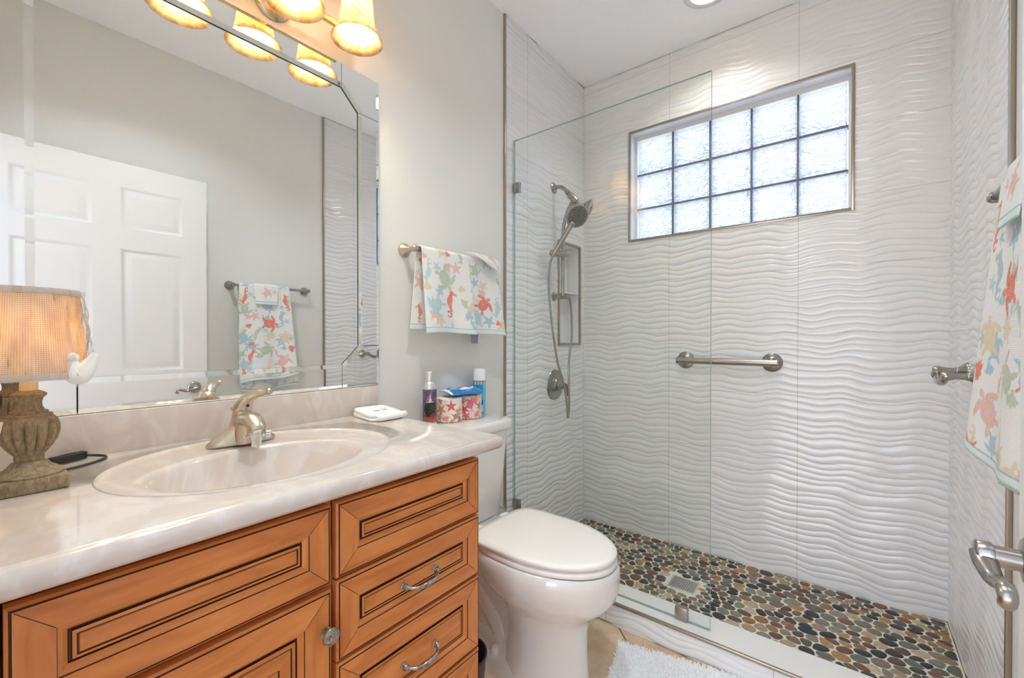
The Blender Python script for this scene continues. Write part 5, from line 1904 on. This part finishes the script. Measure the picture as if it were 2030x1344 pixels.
def noise2(A, Z, f, seed):
    r = np.random.default_rng(seed)
    o = np.zeros_like(A)
    for k in range(7):
        d = r.uniform(0, 2 * PI)
        ff2 = f * r.uniform(0.5, 1.8)
        o += np.sin(ff2 * (A * math.cos(d) + Z * math.sin(d)) + r.uniform(0, 6.28))
    return o / 7


# purple air freshener can
ca1 = thing('air_freshener_can', 'slim silver-topped purple aerosol can on the tank lid beside the counter', 'spray can', (0.062, 1.108, LIDZ))


def can1(A, Z):
    col = np.empty(A.shape + (3,))
    col[:] = lin(104, 82, 104)[:3]
    n_ = noise2(A, Z, 260, 1)
    col[:] = np.where((n_ > 0.15)[..., None], np.array(lin(134, 110, 134)[:3]), col)
    green = ((Z < 0.088) & (Z > 0.034) & (np.hypot((A - 0.004) / 0.024, (Z - 0.062) / 0.030) < 1.1))
    n2 = noise2(A, Z, 900, 2)
    gcol = np.where((n2 > 0.1)[..., None], np.array(lin(70, 78, 62)[:3]), np.array(lin(32, 38, 34)[:3]))
    col = np.where(green[..., None], gcol, col)
    tree = (np.abs(A - 0.002) < (0.126 - Z) * 0.16) & (Z > 0.088) & (Z < 0.126)
    col = np.where(tree[..., None], np.array(lin(205, 200, 198)[:3]), col)
    red = (np.hypot((A - 0.012) / 0.012, (Z - 0.030) / 0.015) < 1) & (noise2(A, Z, 800, 5) > -0.1)
    col = np.where(((Z < 0.032))[..., None], np.array(lin(150, 100, 92)[:3]), col)
    col = np.where(red[..., None], np.array(lin(178, 52, 46)[:3]), col)
    tx = text_mask(A, Z, 'WREATH', -0.013, 0.092, 0.00078)
    scr = (np.abs(Z - 0.098 - 0.0018 * np.sin(A * 700)) < 0.0007) & (np.abs(A) < 0.012)
    col = np.where((tx | scr)[..., None], np.array(lin(240, 236, 240)[:3]), col)
    col = np.where((Z < 0.010)[..., None], np.array(lin(205, 196, 204)[:3]), col)
    return col


cyl_grid('label', ca1, 0.062, 1.108, LIDZ + 0.002, 0.0268, 0.137, can1, 'printgloss')
mb = MB()
mb.lathe([(0, 0.0005), (0.0262, 0.0005), (0.0268, 0.002), (0.0262, 0.004)], (0.062, 1.108, LIDZ), seg=40)
mb.build('base_rim', 'alu', ca1)
mb = MB()
mb.lathe([(0.0268, 0.138), (0.0272, 0.140), (0.0266, 0.144), (0.0235, 0.155), (0.0185, 0.164), (0.0172, 0.166)], (0.062, 1.108, LIDZ), seg=40)
mb.build('shoulder', 'alu', ca1)
MB().lathe([(0.0168, 0.164), (0.0170, 0.200), (0.0162, 0.203), (0.015, 0.2035), (0.013, 0.201), (0, 0.201)], (0.062, 1.108, LIDZ), seg=36).build('cap', 'alu', ca1)

# blue foam-cleaner can with white cap
ca2 = thing('spray_can', 'tall bright blue aerosol can with white cap at the wall end of the tank lid', 'spray can', (0.048, 1.405, LIDZ))


def can2(A, Z):
    col = np.empty(A.shape + (3,))
    col[:] = lin(40, 158, 212)[:3]
    col = np.where((A > 0.017)[..., None], np.array(lin(92, 196, 222)[:3]), col)
    strip = (Z > 0.130) & (Z < 0.146)
    n_ = np.sin(A * 620) * np.sin(A * 233 + 1)
    sc_ = np.where((n_ > 0.25)[..., None], np.array(lin(70, 74, 80)[:3]), np.where((n_ > -0.3)[..., None], np.array(lin(214, 212, 208)[:3]), np.array(lin(150, 158, 140)[:3])))
    col = np.where(strip[..., None], sc_, col)
    col = np.where(((Z > 0.144) & (Z < 0.147))[..., None], np.array(lin(60, 60, 70)[:3]), col)
    rows = (np.sin(Z * 1600) > 0.35) & (np.sin(A * 2100 + np.floor(Z * 255) * 1.7) > -0.4)
    col = np.where((rows & (Z > 0.098) & (Z < 0.126) & (np.abs(A) < 0.016))[..., None], np.array(lin(30, 104, 170)[:3]), col)
    col = np.where((rows & (Z > 0.066) & (Z < 0.094) & (np.abs(A) < 0.016))[..., None], np.array(lin(196, 206, 220)[:3]), col)
    col = np.where(((Z > 0.0425) & (Z < 0.062) & (np.abs(A - 0.006) < 0.0105))[..., None], np.array(lin(24, 58, 140)[:3]), col)
    bc = (Z > 0.012) & (Z < 0.040) & (np.abs(A - 0.006) < 0.0105)
    bars = np.sin(Z * 4200) + 0.6 * np.sin(Z * 1900) > 0.1
    inb = bc & (Z > 0.015) & (Z < 0.037) & (np.abs(A - 0.006) < 0.0085)
    col = np.where(bc[..., None], np.array(lin(226, 232, 236)[:3]), col)
    col = np.where((inb & bars)[..., None], np.array(lin(96, 112, 130)[:3]), col)
    return col


cyl_grid('label', ca2, 0.048, 1.405, LIDZ + 0.002, 0.0275, 0.147, can2, 'printgloss')
MB().lathe([(0, 0.0005), (0.027, 0.0005), (0.0275, 0.002), (0.0265, 0.004)], (0.048, 1.405, LIDZ), seg=40).build('base_rim', 'alu', ca2)
MB().lathe([(0.0275, 0.148), (0.0282, 0.149), (0.0278, 0.152), (0.0268, 0.196), (0.0258, 0.199), (0.023, 0.200), (0, 0.200)], (0.048, 1.405, LIDZ), seg=40).build('cap', 'capwhite', ca2)


# two wrapped toilet rolls
def roll(name, label, cx, cy, colfn, seed):
    o = thing(name, label, 'toilet roll', (cx, cy, LIDZ), 'wrapped toilet rolls')
    h = 0.098
    r_ = 0.0525

    def rfn(z):
        e_ = np.minimum(z, h - z)
        return r_ - 0.006 * np.clip(1 - e_ / 0.006, 0, 1) ** 2
    cyl_grid('paper_wrap', o, cx, cy, LIDZ + 0.0005, r_, h, colfn, 'print', nu=300, nv=110, rfn=rfn)
    MB().lathe([(0.0465, h), (0.024, h + 0.0005), (0.018, h - 0.002), (0.017, h - 0.03)], (cx, cy, LIDZ), seg=36, cap=False).build('wrap_end', pbr('roll_paper', lin(240, 226, 214), 0.8), o)
    return o


def roll1(A, Z):
    base = lin(244, 238, 226)[:3]
    OR, RED, PK, OC = lin(238, 116, 60)[:3], lin(208, 62, 48)[:3], lin(240, 128, 122)[:3], lin(176, 124, 60)[:3]
    mot = [('star', 0.008, 0.066, 0.026, 0.35, RED), ('star', -0.034, 0.052, 0.026, 0.9, OR), ('turtle', 0.030, 0.026, 0.024, 0.3, OC), ('star', 0.044, 0.046, 0.022, 0.2, PK), ('shell', -0.012, 0.016, 0.018, 0.4, PK), ('star', -0.042, 0.020, 0.02, 0.1, PK), ('shell', -0.036, 0.085, 0.014, 2.2, OR), ('star', 0.012, 0.006, 0.014, 0.5, OR), ('shell', 0.048, 0.010, 0.016, 1.2, RED)]
    col = paint(A, Z, base, mot)
    twig = (np.abs(noise2(A, Z, 330, 11)) < 0.018)
    col = np.where(twig[..., None], np.array(lin(190, 110, 90)[:3]), col)
    return col


def roll2(A, Z):
    base = lin(240, 222, 214)[:3]
    RED, PK, MG = lin(214, 58, 64)[:3], lin(238, 120, 128)[:3], lin(226, 96, 118)[:3]
    mot = [('turtle', 0.004, 0.062, 0.032, 1.3, MG), ('star', -0.020, 0.040, 0.024, 0.9, RED), ('star', 0.026, 0.080, 0.022, 0.2, PK), ('star', -0.012, 0.014, 0.020, 0.7, RED), ('shell', 0.024, 0.040, 0.016, 2.2, lin(236, 232, 224)[:3]), ('shell', 0.036, 0.020, 0.018, 0.9, PK), ('star', -0.036, 0.078, 0.024, 0.4, PK), ('star', 0.048, 0.055, 0.02, 0.4, lin(150, 120, 70)[:3]), ('shell', -0.04, 0.02, 0.02, 0.4, PK)]
    col = paint(A, Z, base, mot)
    twig = (np.abs(noise2(A, Z, 380, 14)) < 0.04)
    col = np.where(twig[..., None], np.array(lin(206, 84, 88)[:3]), col)
    return col


roll('toilet_roll', 'wrapped toilet roll with orange starfish print, the nearer one beside the slim can', 0.062, 1.210, roll1, 1)
roll('toilet_roll', 'wrapped toilet roll with pink coral print, the farther one in front of the blue can', 0.070, 1.318, roll2, 2)

# pack of wipes lying across the rolls
wp = thing('wipes_pack', 'crumpled blue plastic pack of wipes lying on top of the toilet rolls', 'wipes pack', (0.075, 1.265, LIDZ + 0.1))
nu, nv = 60, 40
u = np.linspace(-1, 1, nu)[None, :]
v = np.linspace(-1, 1, nv)[:, None]


def packsurf(top):
    e_ = np.clip(1 - np.abs(u) ** 3, 0, 1) * np.clip(1 - np.abs(v) ** 2.6, 0, 1)
    zc_ = LIDZ + 0.107 + 0.010 * np.abs(u) ** 2 + 0.003 * np.sin(4 * u + 2 * v)
    z = zc_ + (0.024 if top else -0.007) * e_ ** 0.6 + (0.003 * np.sin(9 * u + 5 * v) * np.sin(7 * v - 2 * u) * e_ if top else 0)
    x = 0.078 + v * 0.046 + 0.012 * u + 0.003 * np.sin(6 * u)
    y = 1.268 + u * 0.086 - 0.012 * v
    return np.stack(np.broadcast_arrays(x, y, z), -1)


def packcol(P):
    U, W = np.broadcast_to(u, P.shape[:2]), np.broadcast_to(v, P.shape[:2])
    col = np.empty(P.shape)
    col[:] = lin(14, 122, 190)[:3]
    sw_ = np.abs(W - 0.55 + 1.0 * (U - 0.05) ** 2) < 0.17 * np.clip(1.15 - np.abs(U - 0.1) * 1.3, 0, 1)
    dk = (np.abs(W + 0.25 - 0.5 * U) < 0.09) & (U < 0.2)
    col = np.where(dk[..., None], np.array(lin(16, 60, 128)[:3]), col)
    l_ = (np.abs(U + 0.93) < 0.05) | (np.abs(W - 0.02 + 0.25 * U) < 0.025)
    col = np.where((sw_ | l_)[..., None], np.array(lin(240, 242, 246)[:3]), col)
    return col


Pt = packsurf(True)
packmat = pbr('pack_film', (1, 1, 1, 1), 0.2, attr='Col', coat=0.4)
grid_obj('upper_film', Pt, packmat, wp, col=packcol(Pt))
grid_obj('lower_film', packsurf(False)[:, ::-1], 'bluepack', wp)

# ================================================================== DOOR (open against the right wall)
DXF = 1.507
DY0, DY1, DZ0, DZ1 = 0.016, 0.842, 0.010, 2.043
dm = MB()
dm.box(DXF + 0.006, DXF + 0.029, DY0, DY1, DZ0, DZ1)
# frame of stiles and rails in front of the recessed panels, both faces
rows = [(1.722, 1.927), (1.012, 1.621), (0.24, 0.86)]
colsy = [(0.121, 0.381), (0.482, 0.734)]


def door_face(x0, x1):
    for a, b_ in ((DY0, colsy[0][0]), (colsy[0][1], colsy[1][0]), (colsy[1][1], DY1)):
        dm.box(x0, x1, a, b_, DZ0, DZ1)
    zs = [DZ0] + [z for r_ in rows[::-1] for z in r_] + [DZ1]
    for k in range(0, len(zs), 2):
        for a, b_ in colsy:
            dm.box(x0, x1, a, b_, zs[k], zs[k + 1])


door_face(DXF, DXF + 0.0062)
door_face(DXF + 0.0288, DXF + 0.035)
for z0, z1 in rows:
    for y0, y1 in colsy:
        for side in (0, 1):
            pr = [(0.0, 0.0), (0.005, 0.0014), (0.010, 0.0052), (0.012, 0.0058), (0.018, 0.0058), (0.022, 0.0050), (0.042, 0.0012), (0.044, 0.0012)]
            rg = []
            for i_, d_ in pr:
                x = DXF + d_ if side == 0 else DXF + 0.035 - d_
                rg.append([(x, y0 + i_, z0 + i_), (x, y1 - i_, z0 + i_), (x, y1 - i_, z1 - i_), (x, y0 + i_, z1 - i_)])
            dm.loft(rg, False, True)
door1 = dm.build('door_1', 'white', kind='structure', angle=30)
LVZ, LVY = 0.912, 0.779
hl = MB()
hl.lathe([(0, -0.001), (0.031, -0.001), (0.031, 0.004), (0.026, 0.009), (0.016, 0.011), (0.0125, 0.012), (0.0125, 0.034), (0.015, 0.035), (0.0155, 0.048), (0.0135, 0.050), (0, 0.051)], (DXF, LVY, LVZ), (-1, 0, 0), 32)
xa = DXF - 0.042
hl.tube([(xa, LVY, LVZ), (xa - 0.001, LVY - 0.018, LVZ - 0.006), (xa + 0.002, LVY - 0.042, LVZ - 0.014), (xa + 0.004, LVY - 0.066, LVZ - 0.008), (xa + 0.003, LVY - 0.082, LVZ - 0.005), (xa + 0.003, LVY - 0.091, LVZ - 0.012), (xa + 0.003, LVY - 0.087, LVZ - 0.021), (xa + 0.003, LVY - 0.078, LVZ - 0.020)], [(0.013, 0.007), (0.012, 0.007), (0.0095, 0.0075), (0.0085, 0.0075), (0.0085, 0.0065), (0.008, 0.0055), (0.0075, 0.005), (0.006, 0.004)], 14, 6, flat=(1, 0, 0))
hl.build('door_lever', 'nickel', door1, angle=60)
MB().box(DXF + 0.006, DXF + 0.029, DY1 - 0.0005, DY1 + 0.0012, LVZ - 0.028, LVZ + 0.028, 0.001).build('latch_plate', 'nickel', door1)

# ================================================================== BATH MAT
bmx = thing('bath_mat', 'shaggy white bath mat lying on the beige floor along the curb', 'bath mat', (0.98, 1.38, 0))
ang = math.atan2(0.092, 0.385)
O_ = V((0.640, 1.553, 0))
e1 = V((math.cos(ang), math.sin(ang), 0)) 
e2 = V((math.sin(ang), -math.cos(ang), 0))
ML, MW = 0.62, 0.42
base = MB()
rg = []
for i_, z in ((0.0, 0.0005), (-0.002, 0.005), (0.004, 0.010)):
    rg.append([O_ + e1 * a + e2 * b_ + V((0, 0, z)) for a, b_ in ((i_, i_), (ML - i_, i_), (ML - i_, MW - i_), (i_, MW - i_))])
base.loft(rg)
base.build('backing', 'mat', bmx, smooth=False)
tf = MB()
r = random.Random(9)
step = 0.0058
ni_, nj_ = int(ML / step), int(MW / step)
for i in range(ni_):
    for j in range(nj_):
        a, b_ = (i + r.random()) * step, (j + r.random()) * step
        p = O_ + e1 * a + e2 * b_ + V((0, 0, 0.008))
        edge = 0.0
        lean = V((r.uniform(-1, 1), r.uniform(-1, 1), 0)) * 0.0065
        if a < 0.012:
            lean -= e1 * 0.006
        if b_ < 0.012:
            lean -= e2 * 0.006
        hgt = r.uniform(0.007, 0.0115)
        w_ = r.uniform(0.0022, 0.0031)
        d1 = V((r.uniform(-1, 1), r.uniform(-1, 1), 0)).normalized()
        d2 = V((-d1.y, d1.x, 0))
        t1 = p + lean * 0.5 + V((0, 0, hgt * 0.75))
        t2 = p + lean + V((0, 0, hgt))
        o = len(tf.v)
        tf.v += [tuple(p + d1 * w_), tuple(p - d1 * w_ * 0.5 + d2 * w_ * 0.86), tuple(p - d1 * w_ * 0.5 - d2 * w_ * 0.86), tuple(t1 + d1 * w_), tuple(t1 - d1 * w_ * 0.5 + d2 * w_ * 0.86), tuple(t1 - d1 * w_ * 0.5 - d2 * w_ * 0.86), tuple(t2)]
        for k in range(3):
            l = (k + 1) % 3
            tf.f.append([o + k, o + l, o + 3 + l, o + 3 + k])
            tf.f.append([o + 3 + k, o + 3 + l, o + 6])
            tf.m += [0, 0]
pile = tf.build('pile', 'pile', bmx, smooth=False)
pile['kind'] = 'stuff'
